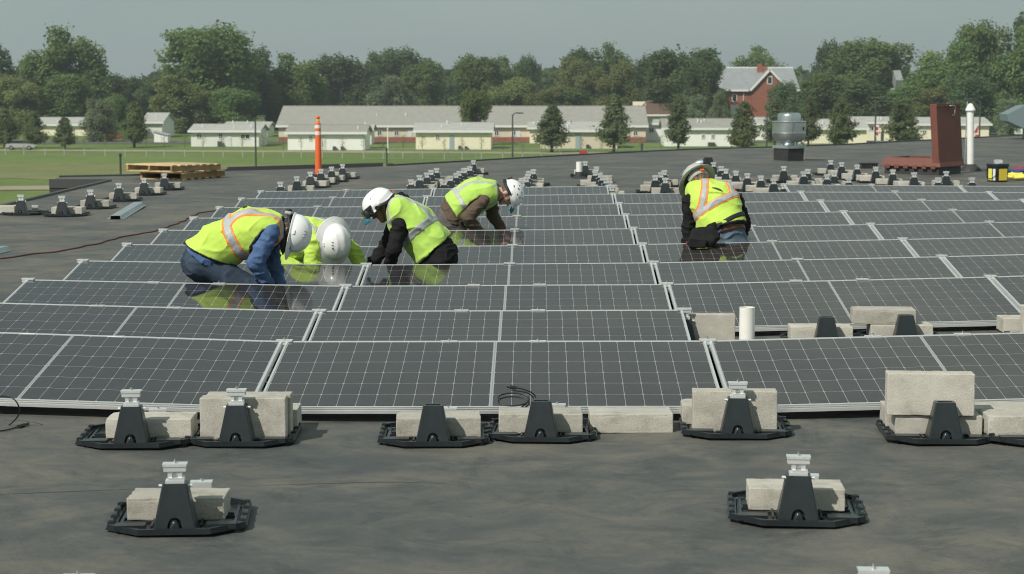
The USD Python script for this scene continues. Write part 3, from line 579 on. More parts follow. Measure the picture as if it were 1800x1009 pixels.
strap_heap(1783, 316, 'lemon', 14, 1, 'yellow strap coiled beside the black tub'); strap_heap(1797, 317.5, 'lemon', 13, 2, 'yellow strap coiled at the right picture edge')
strap_heap(1792, 309, 'blue_cloth', 14, 3, 'blue strap coiled behind the yellow ones', .2); strap_heap(1796, 304, 'red_cloth', 12, 4, 'red strap on top of the blue one', .16)
strap_heap(1774, 308, 'blue_cloth', 9, 5, 'small blue strap end next to the black tub', .07)
# galvanised channels lying on the roof
def channel(a, b, w, label):
    a, b = at(*a), at(*b); L_ = np.linalg.norm((b - a)[:2]); ang = math.atan2(b[1] - a[1], b[0] - a[0])
    pr = [(-w / 2, 0), (-w / 2, .002), (-w * .32, .002), (-w * .28, .045), (w * .28, .045), (w * .32, .002), (w / 2, .002), (w / 2, 0), (w * .30, 0), (w * .265, .042), (-w * .265, .042), (-w * .30, 0)]
    m = trimesh.creation.extrude_polygon(Polygon(pr), L_, engine='earcut'); m.apply_transform(np.array([[0, 0, 1, 0], [1, 0, 0, 0], [0, 1, 0, 0], [0, 0, 0, 1.0]])); m.fix_normals()
    m = moved(m, (a[0], a[1], max(a[2], b[2]) + .004), ang); single('metal_channel', m, 'galv', label, 'metal channel', 'loose metal channels on the roof')
channel((203, 386), (243, 363), .21, 'galvanised hat channel lying on the roof left of the array'); channel((-25, 449), (6, 441), .17, 'galvanised channel end at the left picture edge')
# red-brown extension cord, black cables
pth = [at(x, y, .008) for x, y in ((-60, 462), (0, 454), (60, 446.5), (105, 441), (150, 432), (185, 424.5), (215, 416), (245, 411), (290, 400), (330, 384), (345, 376), (372, 371), (400, 370))]
q = smooth_path(pth, 160); q[:, 0] += .015 * np.sin(np.arange(160) * .55); q[:, 1] += .05 * np.sin(np.arange(160) * .37); single('extension_cord', tube(q, .0075), 'cord_red', 'red brown extension cord snaking over the roof left of the array', 'cord', smooth=True)
def rel(px, py, Y): return pt(px, py, Y)
Yc = 8.78
pa = [rel(x, y, Yc + d) for x, y, d in ((-30, 706, .05), (-5, 697, .0), (14, 697.5, -.05), (27, 704, -.07), (33.5, 716, -.06), (31, 732, -.02), (20, 744, .0), (0, 752.5, .05), (-20, 757, .06))]
t = thing('cable', 'black panel cable looping off the left picture edge with plug', 'cable')
part(t, 'lead', tube(smooth_path(pa, 50), .0034), 'cable', smooth=True)
pb = [at(x, y, .008) for x, y in ((-10, 758), (10, 756), (25, 752), (33, 749.5))]; part(t, 'lead', tube(smooth_path(pb, 20), .0034), 'cable', smooth=True)
a, b = at(32, 749.8, .012), at(50, 744.5, .012); c = part(t, 'plug', cyl(a, a + (b - a) * .6, .0085, n=10), 'cable', smooth=30); part(c, 'plug_tip', cyl(a + (b - a) * .6, b, .0062, n=10), 'cable', smooth=30)
Yk = 8.94
loop = [rel(876 + 27 * (1 - math.cos(a)) , 699 - 9.5 * math.sin(a) + 1.0 * a, Yk - .05 + .03 * math.sin(a)) for a in np.linspace(-.5, 10.5, 40)]
t = thing('cable', 'black cables coiled against the panel beside the open tower', 'cable')
part(t, 'coil', tube(smooth_path(loop, 140), .0036), 'cable', smooth=True)
part(t, 'lead', tube(smooth_path([rel(x, y, Yk) for x, y in ((897, 683), (910, 682), (925, 686), (936, 691), (942, 699))], 24), .0034), 'cable', smooth=True)
part(t, 'lead', tube(smooth_path([rel(x, y, Yk - .02) for x, y in ((898, 685), (915, 688), (930, 692), (938, 700))], 24), .0034), 'cable', smooth=True)
part(t, 'lead', tube([rel(926, 708, Yk - .03), rel(918, 715, Yk - .06), rel(908, 721, Yk - .09)], .0036), 'cable', smooth=True)
c = part(t, 'plug', cyl(rel(908, 682, Yk - .01), rel(896, 680, Yk - .01), .0085, n=10), 'cable', smooth=30)
for y in (679.5, 681, 684.5): part(c, 'latch', cyl(rel(897, 681.5, Yk - .01), rel(891, y, Yk - .012), .003, n=6), 'cable')
# hood of a duct at the right edge
Yd = 52.0; pc = [(1771, 201), (1800, 186), (1840, 182), (1840, 232), (1800, 226), (1772, 213)]; pv = [pt(x, y, Yd) for x, y in pc]
po = Polygon([(v[0], v[2]) for v in pv]); m = trimesh.creation.extrude_polygon(po, .9, engine='earcut'); m.apply_transform(np.array([[1, 0, 0, 0], [0, 0, 1, Yd], [0, 1, 0, 0], [0, 0, 0, 1.0]])); m.fix_normals()
cx = pt(1822, 200, Yd)[0]; t = thing('duct_hood', 'blue grey metal duct hood at the right picture edge', 'duct hood'); part(t, 'hood', m, 'blue_grey_metal')
part(t, 'stack', bx((cx, Yd + .45, (roof_z(cx, Yd) + pv[4][2]) / 2), (.35, .6, pv[4][2] - roof_z(cx, Yd) + .1)), 'blue_grey_metal')
single('drain_grate', cat([bx(at(1527, 296) + ((k - 4) * .035, .0, .05), (.02, .22, .09)) for k in range(9)] + [bx(at(1527, 296) + (0, .0, .098), (.34, .24, .012))]), 'flashing', 'low dark slatted drain strainer left of the red hatch', 'drain')

# ------------------------------------------------------------------ trees
def leaf_mat(name, dark, mid, light):
    mat(name, {'g': ('geometry', {}), 'oi': ('object_info', {}), 'wn': ('white_noise_texture', dict(dimensions='1D')), 'n': ('noise_texture', dict(scale=.22, detail=3)), 'a': ('math', dict(math_type='multiply_add', value2=.55)), 'hf': ('math', dict(math_type='multiply', value2=.45)),
               'r': ('rgb_ramp', dict(ramp=[(.2, dark), (.5, mid), (.85, light)])), 'mr': ('map_range', dict(from_min=0, from_max=1, to_min=.80, to_max=1.18)), 'mh': ('map_range', dict(from_min=0, from_max=1, to_min=.485, to_max=.51)), 'h': ('hsv', dict(saturation=.92)),
               'd': ('diffuse_bsdf', {}), 't': ('translucent_bsdf', {}), 'p': ('add_closure', {})},
        [('g.position', 'n.vector'), ('g.random_per_island', 'a.value1'), ('n.fac', 'hf.value1'), ('hf.value', 'a.value3'), ('a.value', 'r.fac'), ('oi.random', 'mr.value'), ('mr.result', 'h.value'), ('oi.random', 'mh.value'), ('mh.result', 'h.hue'), ('r.color', 'h.color'),
         ('h.color', 'd.color'), ('h.color', 't.color'), ('d.BSDF', 'p.closure1'), ('t.BSDF', 'p.closure2')], surface='p.closure')
leaf_mat('leaf_dark', (0.059, 0.088, 0.037), (0.103, 0.137, 0.055), (0.165, 0.189, 0.077)); leaf_mat('leaf_mid', (0.077, 0.116, 0.037), (0.139, 0.183, 0.055), (0.224, 0.250, 0.083))
leaf_mat('leaf_olive', (0.106, 0.122, 0.043), (0.185, 0.195, 0.069), (0.284, 0.262, 0.110)); leaf_mat('leaf_grey', (0.106, 0.132, 0.075), (0.178, 0.201, 0.115), (0.264, 0.268, 0.163)); leaf_mat('needle', (0.073, 0.093, 0.037), (0.132, 0.149, 0.057), (0.211, 0.207, 0.085))
leaf_mat('cedar', (0.078, 0.102, 0.047), (0.132, 0.158, 0.069), (0.198, 0.215, 0.100)); plain('bark', (.075, .060, .047), .95, var=.35, scale=3); plain('bark_pale', (.20, .17, .135), .95, var=.3, scale=3)
def leaves(P, N, size, r):
    """bent leaf-cluster faces at points P facing roughly N"""
    n = len(P); N = N + r.normal(0, .7, (n, 3)); N /= np.linalg.norm(N, axis=1, keepdims=True); a = np.cross(N, r.normal(size=(n, 3))); a /= np.linalg.norm(a, axis=1, keepdims=True); b = np.cross(N, a)
    s = (size * r.uniform(.55, 1.35, n))[:, None]; q = r.uniform(.5, .9, n)[:, None]
    v = np.stack([P - a * s, P + b * s * q + N * s * .18, P + a * s, P - b * s * q + N * s * .18], 1).reshape(-1, 3); i = np.arange(n)[:, None] * 4
    return trimesh.Trimesh(v, np.vstack([i + [0, 1, 2], i + [0, 2, 3]]), process=False)
def broad_tree(kind, seed, lmat, nl=26, W=14.0, H=18.0, n=9500, low=.10, bark='bark', size=.25, lean=0.0):
    r = np.random.default_rng(seed); k = kind_of(kind); trunk = []; P, N = [], []
    fork = np.array([r.normal(0, .3) + lean, r.normal(0, .3), H * r.uniform(.16, .24)])
    trunk.append(tube([(0, 0, 0), fork * .5 + (.1, .05, 0), fork], [.55, .42, .38], 8))
    # three to five leaders carry the lobes, which are upright and uneven so that the outline breaks up
    lead = [np.array([math.cos(a) * W * q, math.sin(a) * W * q, H * z]) for a, q, z in [(r.uniform(0, 6.28), r.uniform(.05, .12), .86)] + [(i * 6.28 / 4 + r.normal(0, .4), r.uniform(.18, .28), r.uniform(.72, .92)) for i in range(4)]]
    lobes = []
    for i in range(nl):
        L = lead[i % 5]; u = low + (1 - low) * r.uniform(.02, 1.0) ** .8; a = r.uniform(0, 6.283); spread = W * .5 * math.sin(math.pi * min(.96, .26 + .62 * u)) ** .8 * r.uniform(.35, .88)
        c = np.array([L[0] * min(1, u * 1.3) * .55 + spread * math.cos(a) * .8, L[1] * min(1, u * 1.3) * .55 + spread * math.sin(a) * .8, L[2] * u])
        R = W * r.uniform(.075, .145) * (1.15 - .45 * u) * np.array([1, 1, r.uniform(1.0, 1.5)]); R = R * (1 + 1.0 * max(0, u - .6)); c[2] = max(R[2] * .8 + H * .05, min(c[2], H * .99 - R[2])); lobes.append((c, R))
    for c, R in lobes:
        mid = fork + (c - fork) * .5 + r.normal(0, .4, 3) + (0, 0, .3); trunk.append(tube(smooth_path([fork * r.uniform(.8, 1), mid, c], 7), np.linspace(.19, .03, 7), 5))
    w = np.array([R[0] ** 2 for _, R in lobes]); w /= w.sum()
    for (c, R), q in zip(lobes, w):
        m = int(n * q); d = r.normal(size=(m, 3)); d /= np.linalg.norm(d, axis=1, keepdims=True)
        lump = 1 + .9 * (meshkit.noise(d * 2.2 + seed + c, seed) - .5) + .5 * (meshkit.noise(d * 5 + seed + c, seed + 3) - .5); rr = r.uniform(.25, 1.0, m) ** .5 * lump * (1 + .16 * np.abs(r.normal(size=m)))
        P.append(c + d * R * rr[:, None] - np.array([0, 0, .12]) * R[2] * (d[:, 2:] < 0)); N.append(d)
    part(k, 'trunk', cat(trunk), bark, smooth=True); part(k, 'crown', leaves(np.vstack(P), np.vstack(N) + (0, 0, .25), size, r), lmat); return k
def conifer(kind, seed, lmat, H=9.0, W=5.4, n=7000):
    r = np.random.default_rng(seed); k = kind_of(kind); P, N = [], []
    part(k, 'trunk', tube([(0, 0, 0), (.05, 0, H * .4), (0, 0, H * .93)], [.22, .13, .03], 8), 'bark', smooth=True)
    for i in range(95):
        z = H * (.17 + .82 * r.uniform(0, 1) ** 1.2); a = r.uniform(0, 6.283); u = (z / H - .17) / .83; R = W / 2 * (1 - u) ** .66 * (min(1, u * 3.2 + .66)) * r.uniform(.72, 1.08); m = n // 95
        s = r.uniform(.2, 1, m); d = np.stack([math.cos(a) * s * R, math.sin(a) * s * R, z + .28 * R * s ** 2 - .1 * R], 1) + r.normal(0, .17 + .05 * R, (m, 3)); P.append(d); N.append(np.stack([np.full(m, math.cos(a)), np.full(m, math.sin(a)), np.full(m, .5)], 1))
    part(k, 'crown', leaves(np.vstack(P), np.vstack(N), .17, r), lmat); return k
TREES = {'cottonwood': (broad_tree('cottonwood_kind', 11, 'leaf_mid', 46, n=24000), 14, 18), 'elm': (broad_tree('elm_kind', 23, 'leaf_dark', 40, n=22000), 14, 18), 'ash': (broad_tree('ash_kind', 35, 'leaf_olive', 36, low=.06, n=21000), 14, 18),
         'willow': (broad_tree('willow_kind', 47, 'leaf_grey', 34, low=.06, n=18000), 14, 18), 'dark_elm': (broad_tree('dark_elm_kind', 59, 'leaf_dark', 50, low=.12, n=23000), 14, 18), 'oak': (broad_tree('oak_kind', 71, 'leaf_mid', 34, low=.05, n=20000), 14, 18), 'poplar': (broad_tree('poplar_kind', 83, 'leaf_mid', 54, low=.08, n=25000), 14, 18),
         'juniper': (conifer('juniper_kind', 5, 'needle'), 5.4, 9.0), 'cedar': (conifer('cedar_kind', 9, 'cedar', W=5.0), 5.0, 9.0)}
def tree(kind, px, ptop, pw, Z, label, group, name='tree', seed=0):
    k, W, H = TREES[kind]; p = pt(px, 300, Z); t = pt(px, ptop, Z); h = (t[2] - GZ) * 1.0; w = pw * Z / F_PX; r = np.random.default_rng(int(abs(px * 7 + ptop))); fx = 1.3 if name == 'conifer' else 1.12
    copy(k, name, label, 'tree', group, loc=(p[0], Z, GZ - .1), rz=float(r.uniform(0, 6.28)), scale=(w / W * fx, w / W * fx, h / H * 1.03))
BIG = 'large trees behind the houses'
for row in [
    ('elm', -18, 76, 110, 330, 'dark tree cut off by the left picture edge'), ('cottonwood', 112, 40, 165, 345, 'tall spreading tree second from the left with sky gaps'), ('ash', 25, 128, 120, 318, 'olive tree below the tall left trees'),
    ('oak', 120, 125, 120, 322, 'mid green tree under the tall left tree'), ('elm', 196, 130, 90, 360, 'low dark tree in the dip left of the biggest tree'), ('dark_elm', 262, 128, 90, 380, 'dark distant tree in the dip left of the biggest tree'), ('poplar', 372, 35, 190, 330, 'biggest tallest tree left of centre with leaning dark trunk'),
    ('ash', 320, 130, 120, 320, 'lower left part tree of the biggest clump'), ('elm', 445, 82, 120, 345, 'dark tree on the right shoulder of the biggest tree'), ('oak', 418, 150, 110, 318, 'light low tree right of the biggest trunk'), ('cottonwood', 522, 88, 120, 350, 'tall tree behind the left end of the long roof'),
    ('elm', 600, 96, 130, 400, 'dark tree behind the long roof near the orange post'), ('dark_elm', 672, 84, 90, 420, 'dark tree with a knobbly top left of centre'), ('elm', 712, 84, 110, 425, 'dark twin topped tree left of centre'), ('oak', 742, 102, 100, 380, 'light green tree in front of the dark twin topped one'),
    ('willow', 690, 132, 90, 360, 'pale low tree behind the long roof left of centre'), ('poplar', 838, 92, 120, 390, 'broad tree above the leafy maple at centre'), ('cottonwood', 898, 94, 90, 400, 'narrow tree right of the broad centre tree'), ('elm', 930, 97, 50, 430, 'small dark topped tree at centre gap'),
    ('ash', 905, 134, 110, 355, 'yellowish low tree behind the long roof at centre'), ('ash', 955, 152, 90, 350, 'low bushy tree right of the centre gap'), ('dark_elm', 1022, 78, 100, 420, 'dark tall tree right of the centre gap'), ('cottonwood', 1068, 70, 90, 425, 'dark tall tree with two prongs right of centre'),
    ('ash', 1020, 98, 110, 375, 'yellow green tree before the two pronged one'), ('oak', 1000, 148, 100, 352, 'low rounded tree behind the long roof right of centre'), ('ash', 1085, 105, 80, 362, 'narrow olive tree with bare pale trunk'), ('elm', 1150, 92, 100, 390, 'dark tree left of the brick house tree'),
    ('dark_elm', 1205, 76, 150, 335, 'big dark tree left of the brick house'), ('elm', 1236, 100, 100, 318, 'dark spreading branch tree touching the brick house'), ('cottonwood', 1338, 76, 120, 440, 'tall tree behind the brick house'), ('poplar', 1528, 62, 165, 380, 'wide round topped tree right of the brick house'),
    ('elm', 1465, 72, 90, 390, 'left half of the round topped clump'), ('oak', 1455, 122, 130, 330, 'mid green tree before the brick gable'), ('elm', 1500, 140, 150, 325, 'dark low tree above the pointed conifers'), ('oak', 1590, 145, 110, 322, 'low tree below the slate roof glimpse'),
    ('cottonwood', 1655, 68, 150, 325, 'tall tree behind the red hatch'), ('poplar', 1718, 30, 130, 335, 'very tall tree right of the white flue'), ('cottonwood', 1792, 40, 130, 330, 'very tall tree near the right picture edge'), ('dark_elm', 1815, 6, 90, 340, 'tallest tree cut by the right picture edge'),
    ('elm', 1700, 130, 140, 312, 'dark low tree behind the hatch lid'), ('ash', 1630, 150, 100, 318, 'olive low tree left of the hatch lid'), ('elm', 1376, 142, 74, 322, 'low dark tree right of the brick gable'), ('willow', 1215, 166, 60, 300, 'small tree before the brown roof')]:
    tree(*row[:5], row[5], BIG)
SM = 'small trees among the houses'
for row in [('oak', 836, 150, 70, 262, 'leafy round maple in front of the long roof'), ('willow', 178, 172, 66, 275, 'round grey green tree left of the white shed'), ('willow', 1768, 172, 52, 262, 'pale young tree near the right picture edge'), ('oak', 205, 160, 60, 290, 'bushy green tree behind the grey green one'), ('willow', 1262, 160, 40, 270, 'grey green shrubby tree before the brick wall')]:
    tree(*row[:5], row[5], SM)
CO = 'pointed conifers on the lawn'
for row in [('juniper', 10, 192, 52, 250, 'brownish conifer at the left picture edge'), ('juniper', 63, 197, 40, 250, 'reddish pointed conifer second from the left edge'), ('cedar', 115, 207, 38, 246, 'small grey conifer near the left parked car'), ('juniper', 237, 180, 50, 252, 'pointed green conifer left of the white shed'),
            ('cedar', 970, 186, 56, 236, 'dark conifer with ragged top right of centre'), ('cedar', 1079, 168, 56, 236, 'tall dark pointed conifer right of centre'), ('cedar', 1192, 168, 42, 240, 'slim conifer before the white houses'), ('juniper', 1307, 180, 52, 232, 'broad conifer left of the exhaust fan'),
            ('cedar', 1361, 172, 42, 250, 'conifer just behind the exhaust fan'), ('juniper', 1420, 172, 40, 256, 'conifer right of the exhaust fan'), ('juniper', 1478, 172, 52, 240, 'tall bronze green conifer left of the signs'), ('juniper', 1583, 177, 62, 244, 'widest bronze green conifer left of the hatch')]:
    tree(*row[:5], row[5], CO, 'conifer')
# far wood that closes the gaps, and the low hill behind
r = np.random.default_rng(77); P = []
for k in range(150):
    px = r.uniform(-250, 2050); Z = r.uniform(440, 560); p = pt(px, 300, Z); tp = pt(px, r.uniform(112, 150), Z); h = tp[2] - GZ; m = 240; d = r.normal(size=(m, 3)); d /= np.linalg.norm(d, axis=1, keepdims=True)
    P.append(np.array([p[0], Z, GZ + h * .52]) + d * [h * .42, h * .42, h * .5] * (r.uniform(.5, 1, m) ** .4)[:, None])
P = np.vstack(P); single('far_wood', leaves(P, r.normal(size=P.shape), 1.15, r), 'leaf_dark', 'distant dark wood closing the gaps between the trees', 'wood', kind='stuff')
xs = np.linspace(-900, 1100, 60); hill = np.array([[x, y, GZ + hh * (11 + 5 * math.sin(x * .006) + 3 * math.sin(x * .017))] for y, hh in ((1100, 0), (1500, 1.0), (2100, 1.15), (2600, 0)) for x in xs]).reshape(4, 60, 3)
single('hill', grid_mesh(hill[..., 0], hill[..., 1], hill[..., 2]), 'leaf_dark', kind='structure', smooth=True)

# ------------------------------------------------------------------ houses
plain('siding_white', (.80, .81, .76), .7, var=.04, scale=.5); plain('siding_cream', (.78, .73, .55), .7, var=.04, scale=.5); plain('siding_tan', (.60, .54, .42), .7, var=.04, scale=.5); plain('siding_pale', (.68, .69, .64), .7, var=.04, scale=.5)
plain('shingle', (.29, .285, .255), .9, var=.10, scale=1.5, bump=.3, bscale=5); plain('shingle_light', (.38, .38, .355), .9, var=.10, scale=1.5); plain('shingle_brown', (.13, .085, .06), .9, var=.12, scale=1.5); plain('slate', (.25, .27, .28), .8, var=.1, scale=1)
plain('brick_red', (.26, .095, .060), .85, var=.2, scale=2.5); plain('trim_white', (.70, .71, .69), .6); plain('glass_dark', (.02, .028, .032), .12); plain('door_white', (.62, .64, .64), .5); plain('door_dark', (.05, .05, .05), .5); plain('sign_red', (.42, .03, .04), .5); plain('lamp_metal', (.05, .055, .058), .45)
plain('door_blue', (.30, .38, .42), .5)
def house(px0, px1, pbase, peave, pridge, depth, wall, roofm, label, group='single storey houses beyond the lawn', wins=(), doors=(), name='house', cat_='house', brick=0, hip=0.0, ov=.45, Z=None, rooms=()):
    """a gabled house with its ridge along the picture; the numbers are the photo's columns and rows of its front"""
    Z = Z or (HC - GZ) * F_PX / (pbase - HOR); sc = Z / F_PX; x0, x1 = pt(px0, pbase, Z)[0], pt(px1, pbase, Z)[0]; ze, zr = pt(px0, peave, Z)[2] + .42, pt(px0, pridge, Z + depth / 2)[2]
    t = thing(name, label, cat_, group); zb = GZ - .1
    v = [(x0, Z, zb), (x1, Z, zb), (x1, Z + depth, zb), (x0, Z + depth, zb), (x0, Z, ze), (x1, Z, ze), (x1, Z + depth, ze), (x0, Z + depth, ze), (x0, Z + depth / 2, zr - .25), (x1, Z + depth / 2, zr - .25)]
    part(t, 'wall', trimesh.Trimesh(v, [(0, 1, 5), (0, 5, 4), (1, 2, 6), (1, 6, 5), (2, 3, 7), (2, 7, 6), (3, 0, 4), (3, 4, 7), (4, 7, 8), (5, 9, 6), (4, 5, 9), (4, 9, 8), (6, 7, 8), (6, 8, 9)], process=False), wall)
    sl = (zr - ze) / (depth / 2); y0, y1, ym = Z - ov, Z + depth + ov, Z + depth / 2; za = ze - sl * ov; a, b = x0 - ov * .8, x1 + ov * .8; hp = hip; th = .16
    top = [(a, y0, za), (b, y0, za), (b - hp, ym, zr), (a + hp, ym, zr), (b, y1, za), (a, y1, za)]; low = [(p[0], p[1], p[2] - th) for p in top]
    f = [(0, 1, 2), (0, 2, 3), (3, 2, 4), (3, 4, 5)] + ([(1, 4, 2), (0, 3, 5)] if hp else []); f2 = [(i + 6, k + 6, j + 6) for i, j, k in f]; e = [(0, 6, 7), (0, 7, 1), (4, 10, 11), (4, 11, 5)]
    e += [(1, 7, 10), (1, 10, 4), (5, 11, 6), (5, 6, 0)] if hp else [(1, 7, 8), (1, 8, 2), (2, 8, 10), (2, 10, 4), (0, 3, 9), (0, 9, 6), (3, 5, 11), (3, 11, 9)]
    rf = part(t, 'roof', trimesh.Trimesh(top + low, f + f2 + e, process=False), roofm)
    part(rf, 'fascia', bx(((a + b) / 2, y0 - .03, za - .10), (b - a + .04, .05, .30)), 'trim_white')
    rv = np.random.default_rng(int(px0))
    for q in range(3 if px1 - px0 > 60 else 1): u = float(rv.uniform(.12, .88)); vx = a + (b - a) * u; f_ = float(rv.uniform(.35, .8)); part(rf, 'roof_vent', cyl((vx, y0 + (ym - y0) * f_, za + (zr - za) * f_ - .1), (vx, y0 + (ym - y0) * f_, za + (zr - za) * f_ + float(rv.uniform(.25, .5))), .09, n=6), 'trim_white')
    if not hp: part(rf, 'ridge_cap', bx(((a + b) / 2, ym, zr + .01), (b - a, .28, .06)), roofm)
    if brick: part(t, 'brick_base', bx(((x0 + x1) / 2, Z - .04, GZ + brick * sc / 2), (x1 - x0, .07, brick * sc)), 'brick_red')
    for (wx, wy, ww, wh) in wins:
        c = pt(wx, wy, Z - .02); w_, h_ = ww * sc, wh * sc
        fr = part(t, 'window', cat([bx((c[0], Z - .035, c[2] + s * h_ / 2), (w_ + .12, .07, .09)) for s in (-1, 1)] + [bx((c[0] + s * w_ / 2, Z - .035, c[2]), (.08, .07, h_ - .09)) for s in (-1, 0, 1)]), 'trim_white')
        part(fr, 'pane', bx((c[0], Z - .012, c[2]), (w_ - .05, .02, h_ - .05)), 'glass_dark')
    for (dx, dtop, dw, dm) in doors:
        c = pt(dx, dtop, Z); h_ = c[2] - GZ; d_ = part(t, 'door', bx((c[0], Z - .03, GZ + h_ / 2), (dw * sc, .06, h_)), dm); part(d_, 'door_handle', bx((c[0] + dw * sc * .36, Z - .075, GZ + 1.0), (.05, .03, .1)), 'steel')
    for (bx0, bx1, bt) in rooms:
        q0, q1 = pt(bx0, bt, Z), pt(bx1, bt, Z); part(t, 'air_unit', bx(((q0[0] + q1[0]) / 2, Z - .5, (GZ + q0[2]) / 2), (q1[0] - q0[0], .7, q0[2] - GZ)), 'lamp_metal')
    return t
house(490, 1135, 249, 224, 186, 16, 'siding_tan', 'shingle', 'very long low building with grey roof behind the houses', None, [(x, 234, 7, 9) for x in (540, 590, 667, 697, 873, 903, 1117)], [(721, 228, 8, 'door_white'), (911, 228, 8, 'door_white'), (600, 228, 8, 'door_white')], 'long_building', 'building', brick=9)
house(336, 455, 257, 234, 218, 8, 'siding_pale', 'shingle_light', 'small white house left of the orange post, dark door', wins=[(350, 239, 8, 8), (388, 239, 7, 9), (431, 240, 16, 8)], doors=[(403, 236, 7, 'door_white')], rooms=[(384, 391, 248)])
house(506, 641, 263, 237, 219, 8, 'siding_white', 'shingle', 'bright white house behind the orange post', wins=[(546, 243, 5, 8)], doors=[(568, 240, 9, 'door_white')], rooms=[(586, 591, 257), (600, 605, 257)])
house(641, 653, 253, 231, 217, 5, 'siding_pale', 'shingle_light', 'grey end of a house peeking right of the white one', name='house')
house(731, 863, 262, 234, 215, 8, 'siding_cream', 'shingle_light', 'cream house left of the leafy maple, small window', wins=[(769, 241, 6, 8)], doors=[(794, 238, 8, 'door_blue')], rooms=[(806, 811, 256), (817, 822, 257)])
house(931, 948, 251, 228, 213, 6, 'siding_cream', 'shingle_light', 'small cream house end left of the ragged conifer')
house(950, 1085, 260, 233, 213, 8, 'siding_tan', 'shingle_light', 'tan house between the two dark conifers', doors=[(1016, 236, 9, 'door_blue')], wins=[(990, 242, 8, 7)], rooms=[(1030, 1036, 254)])
house(1124, 1172, 247, 221, 210, 7, 'siding_white', 'shingle_light', 'small white house right of the dark conifers', wins=[(1145, 229, 8, 8)])
house(1168, 1303, 256, 229, 208, 8, 'siding_white', 'shingle', 'white house left of the broad conifer', wins=[(1236, 240, 5, 7), (1253, 240, 5, 7)], rooms=[(1244, 1256, 250)])
house(1296, 1372, 245, 221, 206, 8, 'siding_white', 'shingle_light', 'white house behind the exhaust fan', wins=[(1339, 227, 8, 7)])
house(1405, 1523, 251, 229, 209, 8, 'siding_cream', 'shingle_light', 'cream house right of the exhaust fan', wins=[(1455, 241, 5, 5)])
house(1500, 1580, 246, 219, 205, 9, 'siding_cream', 'shingle_light', 'cream house with red sign behind a pointed conifer', wins=[(1531, 226, 9, 7)], doors=[(1551, 231, 5, 'door_dark')])
house(1614, 1738, 248, 222, 206, 9, 'siding_cream', 'shingle_light', 'cream house behind the red hatch', wins=[(1625, 232, 6, 6)])
house(1115, 1192, 228, 204, 176, 12, 'siding_tan', 'shingle_brown', 'brown roofed house behind the long building', Z=330, hip=3.0)
house(1640, 1800, 236, 210, 196, 8, 'siding_white', 'shingle_light', 'white house far right behind the pale young tree', Z=318)
house(395, 470, 236, 226, 214, 8, 'siding_cream', 'shingle_light', 'cream house half hidden under the biggest tree', Z=300)
house(60, 170, 238, 222, 206, 8, 'siding_cream', 'shingle_light', 'cream house half hidden behind the left trees', Z=305); house(252, 285, 242, 218, 198, 10, 'siding_pale', 'shingle_light', 'pale house behind the pointed conifer and shed', Z=296)
# white shed with a sloping roof
Zs = (HC - GZ) * F_PX / (250 - HOR); t = thing('shed', 'small white shed with a sloping roof left of the white house', 'shed'); a, b = pt(271, 250, Zs), pt(295, 250, Zs); h0, h1 = pt(271, 232, Zs)[2], pt(295, 238, Zs)[2]
m = trimesh.creation.extrude_polygon(Polygon([(a[0], GZ), (b[0], GZ), (b[0], h1), (a[0], h0)]), 2.2, engine='earcut'); m.apply_transform(np.array([[1, 0, 0, 0], [0, 0, 1, Zs], [0, 1, 0, 0], [0, 0, 0, 1.0]])); m.fix_normals(); part(t, 'wall', m, 'siding_white')
m = trimesh.creation.extrude_polygon(Polygon([(a[0] - .15, h0 + .04), (b[0] + .15, h1 - .04), (b[0] + .15, h1 + .07), (a[0] - .15, h0 + .15)]), 2.6, engine='earcut'); m.apply_transform(np.array([[1, 0, 0, 0], [0, 0, 1, Zs - .2], [0, 1, 0, 0], [0, 0, 0, 1.0]])); m.fix_normals(); part(t, 'roof', m, 'shingle_light')
# two storey brick house with slate roof
Zb = 345.0; t = thing('brick_house', 'two storey red brick house with grey slate roof and chimneys', 'house'); s_ = Zb / F_PX
def bp(px, py, d=0.0): return pt(px, py, Zb + d)
a, b = bp(1243, 225), bp(1400, 225); ze = bp(1243, 158)[2]; zr = bp(1243, 119)[2]
v = [(a[0], Zb, GZ), (b[0], Zb, GZ), (b[0], Zb + 12, GZ), (a[0], Zb + 12, GZ), (a[0], Zb, ze), (b[0], Zb, ze), (b[0], Zb + 12, ze), (a[0], Zb + 12, ze)]
part(t, 'wall', trimesh.Trimesh(v, [(0, 1, 5), (0, 5, 4), (1, 2, 6), (1, 6, 5), (2, 3, 7), (2, 7, 6), (3, 0, 4), (3, 4, 7)], process=False), 'brick_red')
o = .5; v = [(a[0] - o, Zb - o, ze), (b[0] + o, Zb - o, ze), (b[0] + o, Zb + 12 + o, ze), (a[0] - o, Zb + 12 + o, ze), (a[0] + 4, Zb + 6, zr), (b[0], Zb + 6, zr)]
rf = part(t, 'roof', trimesh.Trimesh(v, [(0, 1, 5), (0, 5, 4), (1, 2, 5), (2, 3, 4), (2, 4, 5), (3, 0, 4), (0, 2, 1), (0, 3, 2)], process=False), 'slate')
part(rf, 'ridge_cap', bx(((a[0] + b[0]) / 2 + 2, Zb + 6, zr + .05), (b[0] - a[0] - 4, .4, .25)), 'trim_white')
part(rf, 'gutter', bx(((a[0] + b[0]) / 2, Zb - o - .05, ze - .1), (b[0] - a[0] + 1, .2, .35)), 'trim_white')
g0, g1, gm = bp(1323, 157, -2.2), bp(1383, 157, -2.2), bp(1353, 125, -2.2)
